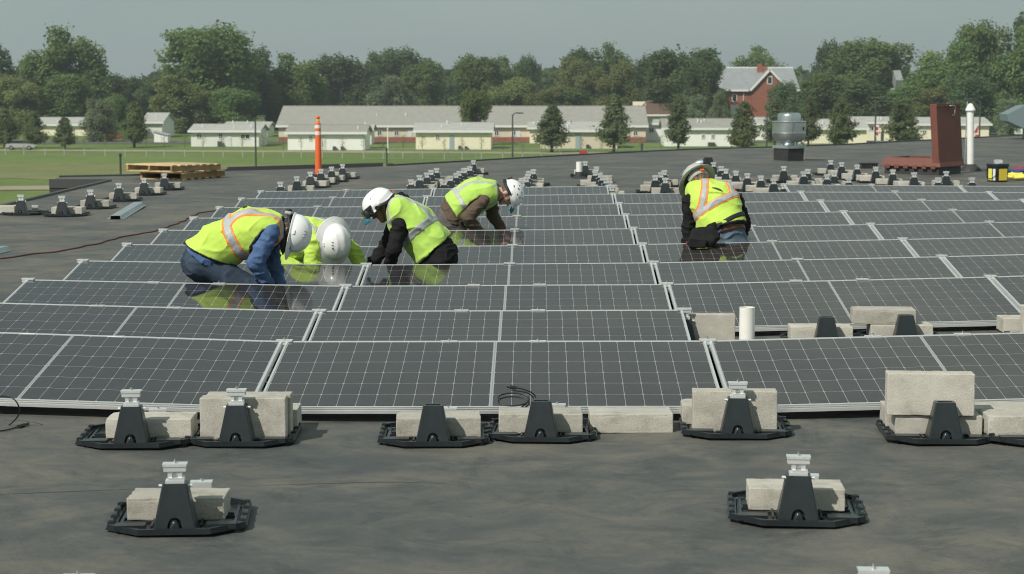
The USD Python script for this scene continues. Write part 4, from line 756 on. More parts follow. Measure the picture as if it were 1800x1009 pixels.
m = trimesh.creation.extrude_polygon(Polygon([(g0[0], GZ), (g1[0], GZ), (g1[0], g1[2]), (gm[0], gm[2]), (g0[0], g0[2])]), 8, engine='earcut'); m.apply_transform(np.array([[1, 0, 0, 0], [0, 0, 1, Zb - 2.2], [0, 1, 0, 0], [0, 0, 0, 1.0]])); m.fix_normals(); part(t, 'gable_wall', m, 'brick_red')
for q0, q1 in ((g0, gm), (gm, g1)):
    d = np.array([q1[0] - q0[0], 0, q1[2] - q0[2]]); L_ = np.linalg.norm(d); n_ = np.array([-d[2], 0, d[0]]) / L_; sgn = 1 if n_[2] > 0 else -1; n_ = n_ * sgn
    c0 = np.array(q0) - d / L_ * .5; c1 = np.array(q1) + d / L_ * .2
    pl_ = Polygon([(c0[0], c0[2]), (c1[0], c1[2]), (c1[0] + n_[0] * .35, c1[2] + n_[2] * .35), (c0[0] + n_[0] * .35, c0[2] + n_[2] * .35)]); m = trimesh.creation.extrude_polygon(pl_, .5, engine='earcut'); m.apply_transform(np.array([[1, 0, 0, 0], [0, 0, 1, Zb - 2.7], [0, 1, 0, 0], [0, 0, 0, 1.0]])); m.fix_normals(); part(rf, 'bargeboard', m, 'trim_white')
    m = trimesh.creation.extrude_polygon(pl_, 8, engine='earcut'); m.apply_transform(np.array([[1, 0, 0, 0], [0, 0, 1, Zb - 2.19], [0, 1, 0, 0], [0, 0, 0, 1.0]])); m.fix_normals(); part(rf, 'gable_slope', m, 'slate')
for cx_, ct, dd in ((1335, 112, 5.0), (1345, 116, 1.0)): c = bp(cx_, ct, dd); part(rf, 'chimney', bx((c[0], Zb + dd, c[2] - 1.6), (8 * s_, .9, 3.2)), 'brick_red')
for (wx, wy, yy) in ((1291, 172, 0), (1258, 172, 0), (1353, 141, -2.2)):
    c = bp(wx, wy, yy); w = part(t, 'window', bx((c[0], Zb + yy - .04, c[2]), (9 * s_, .08, 14 * s_)), 'trim_white'); part(w, 'pane', bx((c[0], Zb + yy - .09, c[2]), (6.5 * s_, .03, 11 * s_)), 'glass_dark')
c = bp(1290, 186); part(t, 'porch', bx((c[0], Zb - 1.0, (GZ + c[2]) / 2 + 1.2), (14 * s_, 2.0, c[2] - GZ - 2.0)), 'trim_white')
c = bp(1307, 170); part(t, 'downpipe', cyl((c[0], Zb - .1, GZ), (c[0], Zb - .1, ze), .08, n=6), 'trim_white')
# glimpse of another slate roof among the trees
c = pt(1578, 128, 372); t = thing('slate_roofed_house', 'grey slate roof showing between the trees at right', 'house'); part(t, 'roof', bx((c[0], 372, c[2] - 1.5), (1.4, 4, 2.4), (0.5, 0, 0)), 'slate'); part(t, 'wall', bx((c[0], 374, (GZ + c[2] - 3) / 2), (1.7, 4, c[2] - 3 - GZ)), 'siding_pale')

# ------------------------------------------------------------------ saplings, lamps, fence, signs, cars
def ordinal(i): return ORD[i] if i < 16 else ['seventeenth', 'eighteenth', 'nineteenth'][i - 16] if i < 19 else ['twentieth', 'thirtieth'][(i + 1) // 10 - 2] if (i + 1) % 10 == 0 else ['twenty', 'thirty'][(i + 1) // 10 - 2] + ' ' + ORD[i % 10]
plain('guard_grey', (.42, .42, .37), .8)
k = kind_of('sapling_kind'); part(k, 'trunk_guard', cyl((0, 0, 0), (.02, 0, .85), .042, .038, n=10), 'guard_grey', smooth=30)
part(k, 'stem', tube([(0, 0, .8), (.05, 0, 1.5), (.0, .03, 2.5)], [.03, .022, .008], 5), 'bark_pale', smooth=True)
r = np.random.default_rng(3); P = np.c_[r.normal(0, .18, 120), r.normal(0, .18, 120), r.uniform(1.3, 2.6, 120)]; part(k, 'foliage', leaves(P, r.normal(size=P.shape), .055, r), 'leaf_olive')
xs_ = np.arange(10, 1165, 34.9)
for i, px in enumerate(xs_):
    py = np.interp(px, [0, 400, 900, 1160], [271.5, 277, 281, 281.5]); p = gat(px + r.normal(0, 1.5), py); copy(k, 'sapling', f'young sapling with white trunk guard, {ordinal(i)} from the left along the dirt path', 'sapling', 'saplings in a row along the dirt path', loc=p, rz=float(r.uniform(0, 6)), scale=float(r.uniform(.9, 1.1)))
def lamp(px, ptop, pbase_Z, arm, label, r_=.075, group='lamp posts'):
    Z = pbase_Z; b = pt(px, 300, Z); h = pt(px, ptop, Z)[2] - GZ; t = thing('lamp_post', label, 'lamp post', group, loc=(b[0], Z, GZ)); part(t, 'pole', cyl((0, 0, 0), (0, 0, h), r_ * 1.2, r_ * .8, n=10), 'lamp_metal', smooth=30)
    part(t, 'base', cyl((0, 0, 0), (0, 0, .35), r_ * 2.2, n=10), 'concrete')
    if arm:
        s = 1 if arm > 0 else -1; c = part(t, 'arm', tube(smooth_path([(0, 0, h * .97), (s * .25, 0, h + .12), (s * abs(arm), 0, h + .14)], 12), r_ * .6), 'lamp_metal', smooth=True); part(c, 'lamp_head', rbox((s * (abs(arm) + .25), 0, h + .12), (.6, .28, .12), .04), 'lamp_metal', smooth=30)
lamp(450, 207, 150, .3, 'slim dark lamp post right of the small white house'); lamp(901, 201, 165, .4, 'dark lamp post at centre before the long building'); lamp(1347, 199, 165, 0, 'dark pole just left of the exhaust fan'); lamp(1537, 181, 165, .7, 'dark lamp post left of the bronze conifer'); lamp(1720, 178, 170, -.9, 'dark lamp post behind the white flue')
def post(px, ptop, pb, Z, label, m_='lamp_metal', r_=.05):
    b = pt(px, 300, Z); h = pt(px, ptop, Z)[2] - GZ; t = thing('post', label, 'post', loc=(b[0], Z, GZ)); part(t, 'shaft', cyl((0, 0, 0), (0, 0, h), r_, n=8), m_); part(t, 'cap', revolve([(r_ * 1.4, h - .05), (r_ * 1.4, h + .05), (0, h + .1)], 8), m_)
post(212, 273, 308, 70, 'thin dark post rising behind the roof edge left of the pallets', r_=.04); post(680, 263, 292, 75, 'dark post at the notch in the far roof edge', r_=.03); post(1128, 255, 270, 90, 'short dark post behind the roof edge right of centre', r_=.045)
post(682, 226, 256, 235, 'thin white pole before the long building', 'white_paint', .07)
# chain link fence
Zf = 216; xa, xb = pt(640, 260, Zf)[0], pt(1850, 260, Zf)[0]; t = thing('chain_link_fence', 'thin grey chain link fence in front of the houses', 'fence')
for x in np.arange(xa, xb, 3.2): part(t, 'fence_post', cyl((x, Zf, GZ), (x, Zf, GZ + 1.2), .03, n=5), 'galv')
for z in (1.17, .6, .08): part(t, 'fence_rail', cyl((xa, Zf, GZ + z), (xb, Zf, GZ + z), .018 if z > 1 else .007, n=5), 'galv')
# signs
def sign(px, py, Z, w, hh, m_, label, shape='rect'):
    c = pt(px, py, Z); t = thing('sign', label, 'sign'); part(t, 'sign_post', cyl((c[0], Z + .05, GZ), (c[0], Z + .05, c[2]), .035, n=6), 'galv')
    if shape == 'oct': m = revolve([(w, 0), (w, .03), (0, .03)], 8); m.apply_transform(trimesh.transformations.rotation_matrix(math.pi / 2, [1, 0, 0])); m.apply_transform(trimesh.transformations.rotation_matrix(math.pi / 8, [0, 1, 0])); m.apply_translation(c); part(t, 'plate', m, m_)
    else: part(t, 'plate', bx(c, (w, .03, hh)), m_)
    return t, c
sign(1025.5, 273, 120, .32, 0, 'sign_red', 'red octagonal sign just above the far roof edge', 'oct'); sign(1555, 243, 205, .30, 0, 'sign_red', 'small red octagonal sign beside the white flue', 'oct') if False else sign(1718, 242, 205, .34, 0, 'sign_red', 'small red octagonal sign right of the white flue', 'oct')
t, c = sign(1541, 230, 205, .5, 1.3, 'reflective_white', 'white sign with red marks beside the cream house'); part(t, 'red_mark', bx(c + (.0, -.02, .25), (.34, .01, .38)), 'sign_red'); part(t, 'red_mark', bx(c + (0, -.02, -.3), (.34, .01, .38)), 'sign_red')
t, c = sign(1715, 226, 205, .5, 1.0, 'reflective_white', 'white banner with red triangle right of the flue'); part(t, 'red_mark', trimesh.Trimesh([c + (-.2, -.02, -.45), c + (.23, -.02, -.45), c + (.23, -.02, .35)], [(0, 1, 2)], process=False), 'sign_red')
# parked cars far left and behind the conifer
plain('car_silver', (.55, .58, .60), .25, metallic=.5, coat=.6); plain('car_dark', (.05, .06, .07), .25, coat=.6); plain('car_red', (.30, .03, .02), .3, coat=.6); plain('tyre', (.015, .015, .015), .8)
def car(px, Z, paint, label, rz=0.0):
    b = pt(px, 300, Z); t = thing('parked_car', label, 'car', loc=(b[0], Z, GZ + .06), rz=rz)
    body = Polygon([(-2.2, .35), (-2.2, .75), (-2.0, .92), (-1.15, .98), (1.1, .95), (2.05, .80), (2.2, .6), (2.2, .35)]); cab = Polygon([(-1.75, .95), (-1.2, 1.42), (.35, 1.45), (1.15, .95)])
    def side(pl_, w, y=0.0):
        m = trimesh.creation.extrude_polygon(pl_, w, engine='earcut'); m.apply_transform(np.array([[1, 0, 0, 0], [0, 0, 1, y - w / 2], [0, 1, 0, 0], [0, 0, 0, 1.0]])); m.fix_normals(); return m
    part(t, 'body', side(body, 1.75), paint); part(t, 'windows', side(cab, 1.5), 'glass_dark'); part(t, 'car_roof', side(Polygon([(-1.2, 1.42), (.35, 1.45), (.30, 1.50), (-1.15, 1.48)]), 1.46), paint)
    for x in (-1.35, 1.35):
        for y in (-.8, .8): w = part(t, 'wheel', cyl((x, y - .1, .32), (x, y + .1, .32), .33, n=16), 'tyre'); part(w, 'rim', cyl((x, y * 1.02 - .1, .32), (x, y * 1.02 + .1, .32), .2, n=12), 'steel')
    UsdGeom.Xformable(stage.GetPrimAtPath(t)).AddScaleOp().Set(Gf.Vec3f(.84, .84, .84))
    for s in (-1, 1): part(t, 'headlight', bx((2.19, s * .62, .66), (.06, .3, .13)), 'reflective_white')
car(38, 243, 'car_silver', 'silver car parked on the street at the far left', .1); car(206, 282, 'car_red', 'red car glimpsed behind the grey green tree', .1); car(1558, 240, 'car_dark', 'dark car parked behind the widest conifer', .2)

# ------------------------------------------------------------------ the summer air
MAT['haze'] = usdkit.material(stage, '/World/Looks/haze', {'v': ('principled_volume', dict(color=(.80, .88, .93), density=HAZE, anisotropy=.3))}, volume='v.volume')
single('haze', bx((0, 2200, 30), (5100, 5100, 2 * (30 - GZ) + 4)), 'haze', kind='stuff')
# ------------------------------------------------------------------ people
plain('skin_pale', (.52, .31, .24), .5, var=.06, scale=20, subsurface_weight=.1, subsurface_scale=.01); plain('skin_brown', (.25, .135, .085), .5, var=.06, scale=20); plain('skin_tan', (.38, .22, .155), .5, var=.06, scale=20)
plain('hivis', (.50, .70, .110), .75, spec=.15, var=.05, scale=6, bump=.12, bscale=420, sheen_weight=.15); plain('hivis_green', (.43, .66, .125), .75, spec=.15, var=.05, scale=6, bump=.12, bscale=420, sheen_weight=.15)
plain('silver_tape', (.40, .42, .43), .45, var=.05, scale=30, bump=.1, bscale=500); plain('orange_tape', (.88, .25, .045), .7)
plain('blue_shirt', (.072, .128, .255), .85, spec=.15, var=.18, scale=9, bump=.15, bscale=380); plain('black_hoodie', (.015, .015, .016), .9, spec=.15, var=.2, scale=12, bump=.15, bscale=300); plain('brown_shirt', (.105, .078, .058), .9, spec=.15, var=.15, scale=12, bump=.12, bscale=380)
plain('jeans', (.042, .060, .090), .9, spec=.15, var=.35, scale=7, bump=.2, bscale=500); plain('jeans_light', (.14, .19, .25), .9, spec=.15, var=.25, scale=8, bump=.2, bscale=500); plain('grey_pants', (.115, .105, .098), .9, spec=.15, var=.15, scale=10, bump=.15, bscale=400); plain('black_pants', (.012, .012, .013), .9, spec=.15)
plain('hair_dark', (.022, .016, .012), .55, var=.4, scale=60); plain('hair_brown', (.13, .075, .040), .55, var=.5, scale=50); plain('hair_short', (.10, .065, .04), .6, var=.4, scale=60)
plain('helmet_white', (.80, .81, .81), .30, coat=.3, coat_roughness=.15, var=.035, scale=14); plain('helmet_grey', (.42, .43, .41), .35, var=.06, scale=12); plain('helmet_inside', (.36, .37, .36), .6); plain('strap_black', (.015, .015, .016), .6); plain('visor_blue', (.035, .20, .28), .35); plain('goggle', (.015, .016, .017), .10, coat=.8)
plain('leather', (.12, .055, .025), .6, var=.2, scale=15); plain('pouch', (.016, .0155, .0155), .9, spec=.15, var=.3, scale=12, bump=.2, bscale=250); plain('glove_grey', (.40, .40, .39), .8, var=.2, scale=25); plain('cap_tan', (.52, .45, .34), .8, var=.06, scale=12); plain('eye_white', (.7, .68, .65), .3); plain('lips', (.30, .13, .10), .5)

def nets(fn, lo, hi, h):
    """surface of fn(p) < 0 as a triangle mesh (surface nets)"""
    lo = np.asarray(lo, float); n = np.ceil((np.asarray(hi) - lo) / h).astype(int) + 1
    ax = [lo[k] + h * np.arange(n[k]) for k in range(3)]; q = 5                          # coarse look first, fine values only near the surface
    nc = -(-n // q) + 1; cx = [lo[k] + h * q * np.arange(nc[k]) for k in range(3)]; C = fn(np.stack(np.meshgrid(*cx, indexing='ij'), -1).reshape(-1, 3)).reshape(nc)
    near = np.abs(C) < h * q * 1.9; from_ = np.minimum(np.rint(np.arange(max(n)) / q).astype(int), 10 ** 6); ix = np.ix_(*[np.minimum(from_[:n[k]], nc[k] - 1) for k in range(3)]); F = C[ix].copy(); pick = near[ix]
    I_ = np.argwhere(pick); F[pick] = fn(lo + h * I_)
    cs = [(i, j, k) for i in (0, 1) for j in (0, 1) for k in (0, 1)]; m = n - 1
    sub = lambda c: F[c[0]:c[0] + m[0], c[1]:c[1] + m[1], c[2]:c[2] + m[2]]
    V = np.stack([sub(c) for c in cs]); act = (V.min(0) < 0) & (V.max(0) >= 0); I = np.argwhere(act); vals = V[:, act].T
    s = np.zeros((len(I), 3)); w = np.zeros(len(I))
    for a in range(8):
        for ax_ in range(3):
            if cs[a][ax_] == 0:
                c2 = list(cs[a]); c2[ax_] = 1; b = cs.index(tuple(c2)); fa, fb = vals[:, a], vals[:, b]; x = (fa < 0) != (fb < 0); t = np.where(x, fa / np.where(x, fa - fb, 1), 0)
                p = np.tile(np.array(cs[a], float), (len(I), 1)); p[:, ax_] = t; s += p * x[:, None]; w += x
    P = lo + h * (I + s / w[:, None]); idx = -np.ones(m, int); idx[act] = np.arange(len(I)); faces = []
    for ax_ in range(3):
        o = [a for a in range(3) if a != ax_]; sl0 = [slice(1, m[a]) for a in range(3)]; sl0[ax_] = slice(0, m[ax_]); sl1 = list(sl0); sl1[ax_] = slice(1, m[ax_] + 1)
        A, B = F[tuple(sl0)], F[tuple(sl1)]; x = np.argwhere((A < 0) != (B < 0)); 
        if not len(x): continue
        sgn = A[tuple(x.T)] < 0; base = x.copy(); base[:, o[0]] += 1; base[:, o[1]] += 1; q = []
        for d0, d1 in ((0, 0), (1, 0), (1, 1), (0, 1)):
            y = base.copy(); y[:, o[0]] -= d0; y[:, o[1]] -= d1; q.append(idx[tuple(y.T)])
        q = np.stack(q, 1); flip = sgn if ax_ != 1 else ~sgn; q[~flip] = q[~flip][:, ::-1]; faces += [q[:, [0, 1, 2]], q[:, [0, 2, 3]]]
    f = np.vstack(faces); f = f[(f >= 0).all(1)]; mm = trimesh.Trimesh(P, f, process=False)
    return mm
def cap(p, a, b, ra, rb):
    a, b = np.asarray(a), np.asarray(b); ab = b - a; t = np.clip((p - a) @ ab / (ab @ ab + 1e-12), 0, 1); return np.linalg.norm(p - a - t[:, None] * ab, axis=1) - (ra + (rb - ra) * t)
def ell(p, c, R, r):
    q = (p - c) @ np.asarray(R).T; r = np.asarray(r); k0 = np.linalg.norm(q / r, axis=1); k1 = np.linalg.norm(q / r ** 2, axis=1); return k0 * (k0 - 1) / np.maximum(k1, 1e-9)
def smin(a, b, k):
    h = np.clip(.5 + .5 * (b - a) / k, 0, 1); return b + (a - b) * h - k * h * (1 - h)
def un(ds, k):
    r = ds[0]
    for d in ds[1:]: r = smin(r, d, k)
    return r
def unit(v): v = np.asarray(v, float); return v / np.linalg.norm(v)
def wrinkle(m, amp, freq, seed, ax=None, stretch=1.0):
    p = m.vertices.copy()
    if ax is not None: ax = unit(ax); p = p + np.outer(p @ ax, ax) * (stretch - 1)
    n = (meshkit.fbm(p * freq + seed * 3.3, 3, seed) - .5) + .6 * (np.abs(meshkit.noise(p * freq * .8 + seed, seed + 5) - .5) - .25)
    rg = (1 - np.abs(2 * meshkit.noise(p * freq * .62 + seed * 1.7 + .35 * np.sin(p[:, [1, 2, 0]] * 9), seed + 11) - 1)) ** 5
    m.vertices = m.vertices + m.vertex_normals * (n * amp + (rg - .15) * amp * .75)[:, None]; return m
class Body:
    def __init__(s, **k): s.__dict__.update(k); s.A = unit(s.neck - s.pelvis); s.Lc = unit(s.latc); s.Lp = unit(s.latp); s.Bk = unit(np.cross(s.Lc, s.A)); s.Bk = -s.Bk if s.Bk @ s.fwd > 0 else s.Bk; s.girth = k.get('girth', 1.0)
    def bounds(s, pad=.2):
        P = np.array([s.pelvis, s.waist, s.chest, s.neck, s.head] + [q for a in s.arms for q in a] + [q for l in s.legs for q in l]); return P.min(0) - pad, P.max(0) + pad
    def torso(s, p, o=0.0, hips=True):
        g = s.girth; A = s.waist, s.pelvis, s.chest, s.neck
        d = [cap(p, s.pelvis - s.Lp * .075, s.pelvis + s.Lp * .075, .118 * g + o, .118 * g + o), cap(p, s.waist - s.Lp * .06, s.waist + s.Lp * .06, .112 * g + o, .112 * g + o), cap(p, s.chest - s.Lc * .075, s.chest + s.Lc * .075, .118 * g + o, .118 * g + o),
             cap(p, s.neck - s.A * .055 - s.Lc * .115, s.neck - s.A * .055 + s.Lc * .115, .070 + o, .070 + o), cap(p, s.pelvis, s.waist, .12 * g + o, .115 * g + o), cap(p, s.waist, s.chest, .115 * g + o, .12 * g + o), cap(p, s.chest, s.neck - s.A * .05, .11 * g + o, .075 + o)]
        return un(d, .07)
    def arm(s, p, i, o=0.0, end=1.0, start=0.0):
        sh, el, wr = s.arms[i]; w = el + (wr - el) * end; s0 = sh + (el - sh) * start; return un([cap(p, s0, el, .052 + o, .043 + o), cap(p, el, w, .043 + o, .031 + o)], .02)
    def leg(s, p, i, o=0.0):
        hp, kn, an = s.legs[i]; return un([cap(p, hp, kn, .090 + o, .066 + o), cap(p, kn, an, .062 + o, .042 + o)], .03)
    def headd(s, p):
        u, f = s.up, s.fwd; r_ = np.cross(f, u); R = np.stack([r_, f, u]); c = s.head
        d = ell(p, c + u * .018, R, (.074, .094, .098)); d = smin(d, ell(p, c + f * .022 - u * .052, R, (.056, .068, .062)), .03)
        d = smin(d, cap(p, c + f * .092 + u * .008, c + f * .108 - u * .024, .008, .014), .012); d = smin(d, cap(p, c + f * .078 - u * .092 - r_ * .012, c + f * .078 - u * .092 + r_ * .012, .014, .014), .02)
        d = smin(d, cap(p, c + f * .086 + u * .034 - r_ * .035, c + f * .086 + u * .034 + r_ * .035, .012, .012), .014)
        for q in (-1, 1):
            d = smin(d, ell(p, c + r_ * q * .078 - f * .012 - u * .012, R, (.012, .022, .034)), .006)
            e = c + f * .092 + r_ * q * .032 + u * .012; d = -smin(-d, np.linalg.norm(p - e, axis=1) - .013, .010) if False else np.maximum(d, -(np.linalg.norm(p - e, axis=1) - .011))
        d = np.maximum(d, -cap(p, c + f * .098 - u * .052 - r_ * .02, c + f * .098 - u * .052 + r_ * .02, .0035, .0035)); return d
    def skin(s, p):
        d = smin(s.torso(p, -.006), cap(p, s.neck - s.A * .03, s.head - s.up * .03 - s.fwd * .015, .060, .052), .03); d = np.minimum(smin(d, s.headd(p), .02), d)
        for i in (0, 1): d = smin(d, s.arm(p, i, -.004), .03); d = smin(d, s.leg(p, i, -.006), .03)
        for hp, kn, an in s.legs:
            f = unit(an - kn); d = smin(d, cap(p, an, an + s.toe * .15, .040, .032), .02)
        return d
def hand_mesh(wr, d, nrm, side=1, curl=.6, scale=1.0, glove=0.0):
    """palm, four bent fingers of their own lengths and a thumb; d: where the fingers point, nrm: back of the hand"""
    d, nrm = unit(d), unit(np.asarray(nrm) - unit(d) * (np.asarray(nrm) @ unit(d))); l = np.cross(d, nrm) * side; S_ = scale; segs = []
    bones = [(wr, wr + d * .085 * S_ + l * .024 * S_, .019, .016), (wr, wr + d * .085 * S_ - l * .024 * S_, .019, .015), (wr, wr + d * .09 * S_, .02, .017)]
    for k, (o, ln) in enumerate(((.030, .074), (.010, .082), (-.010, .077), (-.029, .060))):
        q = wr + d * (.088 - .004 * abs(k - 1)) * S_ + l * o * S_; dd = d
        for j, fr in enumerate((.45, .32, .26)):
            a = curl * (.45 + .55 * j); v = unit(dd * math.cos(a * .6) - nrm * math.sin(a * .6)); q2 = q + v * ln * fr * S_; bones.append((q, q2, .0088 - .0008 * j, .0082 - .0009 * j)); q, dd = q2, v
    q = wr + d * .022 * S_ + l * .024 * S_; v = unit(d * .55 + l * .8 - nrm * .3); q2 = q + v * .045 * S_; bones.append((q, q2, .013, .0105)); bones.append((q2, q2 + unit(v * .6 + d * .7 - nrm * .3) * .032 * S_, .0105, .0085))
    P = np.array([b[0] for b in bones] + [b[1] for b in bones])
    fn = lambda p: un([un([cap(p, a, b, ra + glove, rb + glove) for a, b, ra, rb in bones[:3]], .01)] + [cap(p, a, b, ra + glove, rb + glove) for a, b, ra, rb in bones[3:]], .004)
    return nets(fn, P.min(0) - .03, P.max(0) + .03, .0042)
def frame(u, f):
    u = unit(u); f = unit(f - u * (f @ u)); M = np.eye(4); M[:3, 0], M[:3, 1], M[:3, 2] = np.cross(f, u), f, u; return M
def helmet(parent, head, up, fwd, kind='cap', label=None, vents=False, lift=.032, s=1.0, paint='helmet_white'):
    """hard hat: ribbed shell with raised ridge, brim of its kind, harness inside"""
    M = frame(up, fwd); M[:3, 3] = head + unit(up) * lift; M[:3, :3] *= s
    def T(m): m = m.copy(); m.apply_transform(M); return m
    nu, nv = 56, 22; v = []
    for j in range(nv + 1):
        e = j / nv * math.pi / 2
        for i in range(nu):
            a = 2 * math.pi * i / nu; x, y = math.cos(a), math.sin(a); rx, ry, rz = .118, .142, .128
            q = np.array([rx * x * math.cos(e) ** .85, ry * y * math.cos(e) ** .85, rz * math.sin(e)]); rib = .0065 * math.exp(-(q[0] / .022) ** 2) * math.sin(min(e * 1.5, math.pi / 2)) if kind != 'climb' else 0
            rib += .0035 * (math.exp(-((abs(q[0]) - .055) / .008) ** 2)) * math.sin(e) if kind != 'climb' else .004 * math.exp(-((q[2] - .035) / .012) ** 2)
            n_ = unit(q / np.array([rx, ry, rz]) ** 2); v.append(q + n_ * rib)
    v = np.array(v).reshape(nv + 1, nu, 3); inner = v * .955; V = np.vstack([v.reshape(-1, 3), inner.reshape(-1, 3)]); f = []; o = (nv + 1) * nu
    for j in range(nv):
        for i in range(nu):
            a, b, c, d = j * nu + i, j * nu + (i + 1) % nu, (j + 1) * nu + (i + 1) % nu, (j + 1) * nu + i; f += [(a, b, c), (a, c, d), (o + a, o + c, o + b), (o + a, o + d, o + c)]
    for i in range(nu): a, b = i, (i + 1) % nu; f += [(a, o + b, b), (a, o + a, o + b)]
    h = part(parent, 'hard_hat', T(trimesh.Trimesh(V, f, process=False)), paint, smooth=50, label=label)
    a = np.linspace(0, 2 * np.pi, 65)[:-1]
    if kind == 'full': ext_ = .050 + .022 * np.maximum(0, np.sin(a)) ** 2
    elif kind == 'cap': ext_ = .010 + .055 * np.maximum(0, np.sin(a)) ** 1.3
    else: ext_ = .004 + .026 * np.maximum(0, np.sin(a)) ** 4
    rin = np.c_[.114 * np.cos(a), .138 * np.sin(a)]; rout = np.c_[(.118 + ext_) * np.cos(a), (.142 + ext_) * np.sin(a)]; drop = -.012 - .22 * ext_
    rings = [np.c_[rin, np.full(64, .006)], np.c_[rout, drop + .004], np.c_[rout, drop], np.c_[rin, np.full(64, -.004)]]; V = np.vstack(rings); f = []
    for k in range(4):
        for i in range(64): p_, q_ = k * 64 + i, k * 64 + (i + 1) % 64; r2, s2 = ((k + 1) % 4) * 64 + (i + 1) % 64, ((k + 1) % 4) * 64 + i; f += [(p_, r2, q_), (p_, s2, r2)]
    part(h, 'brim', T(trimesh.Trimesh(V, f, process=False)), paint, smooth=40)
    band = tube([(.098 * math.cos(t), .118 * math.sin(t), -.012) for t in np.linspace(0, 2 * np.pi, 40)], .012, 6); part(h, 'headband', T(band), 'strap_black', smooth=True)
    for x in (-1, 1): part(h, 'slot_cap', T(rbox((x * .1185, .0, .018), (.010, .032, .018), .003)), paint)
    if vents:
        for x, y, z in ((.06, .02, .108), (.085, -.02, .088), (.075, .06, .082), (.095, .03, .066), (.04, .07, .100), (.06, -.05, .098), (-.06, .02, .108), (-.08, -.03, .088), (.098, -.055, .052)): part(h, 'vent_hole', T(trimesh.Trimesh(*(lambda m: (m.vertices * (.9, 1.4, .6) + np.array((x, y, z)) * 1.02, m.faces))(trimesh.creation.icosphere(1, .009)), process=False)), 'strap_black')
    else:
        for x in (-1, 1):
            for k in range(3): part(h, 'vent_slot', T(bx((x * (.088 - .003 * k), .02 - .022 * k, .092), (.016, .006, .012))), 'helmet_inside')
    return h, T
def band_mesh(fn, lo, hi, h=.0075, seed=None, amp=0):
    m = nets(fn, lo, hi, h); return m
def dress(t, B, h=.0085, shirt='blue_shirt', pants='jeans', vest='hivis', orange=True, sleeves=1.0, skin='skin_tan', hem=-.02, waistband=.12, hem_shirt=-.10, verticals=.105, belt=None, vest_seed=1, hood=False, tuck=False, stripe_w=.026, arm_hole=.074, trim=None, hemtilt=0.0):
    lo, hi = B.bounds(); L_ = np.linalg.norm(B.neck - B.pelvis)
    body = nets(lambda p: B.skin(p), lo, hi, .0088); ms = [body]
    for i in (0, 1):
        if B.hands[i] is not None: ms.append(hand_mesh(*B.hands[i]))
    part(t, 'body', cat(ms), skin, smooth=True)
    ax = lambda p: (p - B.pelvis) @ B.A
    pantsf = lambda p: smin(np.maximum(B.torso(p, .012), ax(p) - .075), un([B.leg(p, 0, .018), B.leg(p, 1, .018)], .03), .04)
    m = nets(pantsf, lo, hi, h); tr_ = part(t, 'trousers', wrinkle(m, .013, 20, vest_seed + 3, B.legs[0][1] - B.legs[0][0], .6), pants, smooth=True)
    for i in (0, 1):
        kn, an = B.legs[i][1], B.legs[i][2]; part(t, 'boot', nets(lambda p: smin(cap(p, an, an + B.toe * .17, .052, .040), cap(p, an, an + unit(kn - an) * .10, .052, .056), .02), an - .3, an + .3, .011), 'strap_black', smooth=True)
    def clips(p):
        d = np.maximum(hem - ax(p) - hemtilt * ((p - B.pelvis) @ B.Bk), -(cap(p, B.neck - B.A * .02, B.head, .078, .085)))
        for s0, e0, _ in B.arms: dirn = unit(e0 - s0); d = np.maximum(d, -cap(p, s0 + dirn * .045, s0 + dirn * .5, arm_hole, .11))
        return d
    def vf(p, o=0.0):
        flare = .012 * np.clip(1 - ax(p) / (L_ * .6), 0, 1); d = np.maximum(B.torso(p, .036 + o) - flare, hem - ax(p) - hemtilt * ((p - B.pelvis) @ B.Bk)); d = np.maximum(d, -(cap(p, B.neck - B.A * .02, B.head, .078 - o, .085 - o)))
        for s0, e0, _ in B.arms:
            dirn = unit(e0 - s0); d = np.maximum(d, -(cap(p, s0 + dirn * .045, s0 + dirn * .5, arm_hole - o, .11 - o)))
        return d
    shf = lambda p: np.maximum(un([np.maximum(B.torso(p, .018) - .010 * (ax(p) < .14), hem_shirt - ax(p) - hemtilt * .6 * ((p - B.pelvis) @ B.Bk))] + [B.arm(p, i, .017, sleeves) for i in (0, 1)], .035), -cap(p, B.neck, B.head, .062, .055))
    m = nets(shf, lo, hi, h); flat = m.vertices.copy(); nrm = m.vertex_normals.copy(); wrinkle(m, .017, 17, vest_seed, B.arms[0][1] - B.arms[0][0], 1.7)
    if vest is not None:                                                     # under the vest the shirt lies flat
        cov = np.clip((.020 - vf(flat)) / .012, 0, 1)[:, None]; m.vertices = m.vertices * (1 - cov) + (flat - nrm * .009) * cov
    sh = part(t, 'shirt', m, shirt, smooth=True)
    if hood:
        c = B.neck - B.Bk * .0 + B.A * .01; R = np.stack([B.Lc, B.Bk, B.A]); hf = lambda p: np.maximum(un([ell(p, B.neck + B.hoodv, R, (.105, .060, .085)), cap(p, B.neck + B.hoodv * .4 - B.Lc * .07, B.neck + B.hoodv * .4 + B.Lc * .07, .045, .045)], .04), -ell(p, B.head, np.eye(3), (.085, .085, .1)))
        part(sh, 'hood', wrinkle(nets(hf, B.neck - .25, B.neck + .25, .007), .02, 26, 8), shirt, smooth=True)
    if belt:
        bf = lambda p: np.maximum(B.torso(p, .024), np.abs(ax(p) - .055) - .019); part(tr_, 'belt', nets(bf, lo, hi, .007), belt, smooth=True)
    if vest is None: return sh
    top = B.neck + B.A * .02
    m = nets(vf, lo, hi, h); W = lambda m: wrinkle(m, .020, 12, vest_seed + 1, B.A, .8); v = part(t, 'vest', W(m), vest, smooth=True)
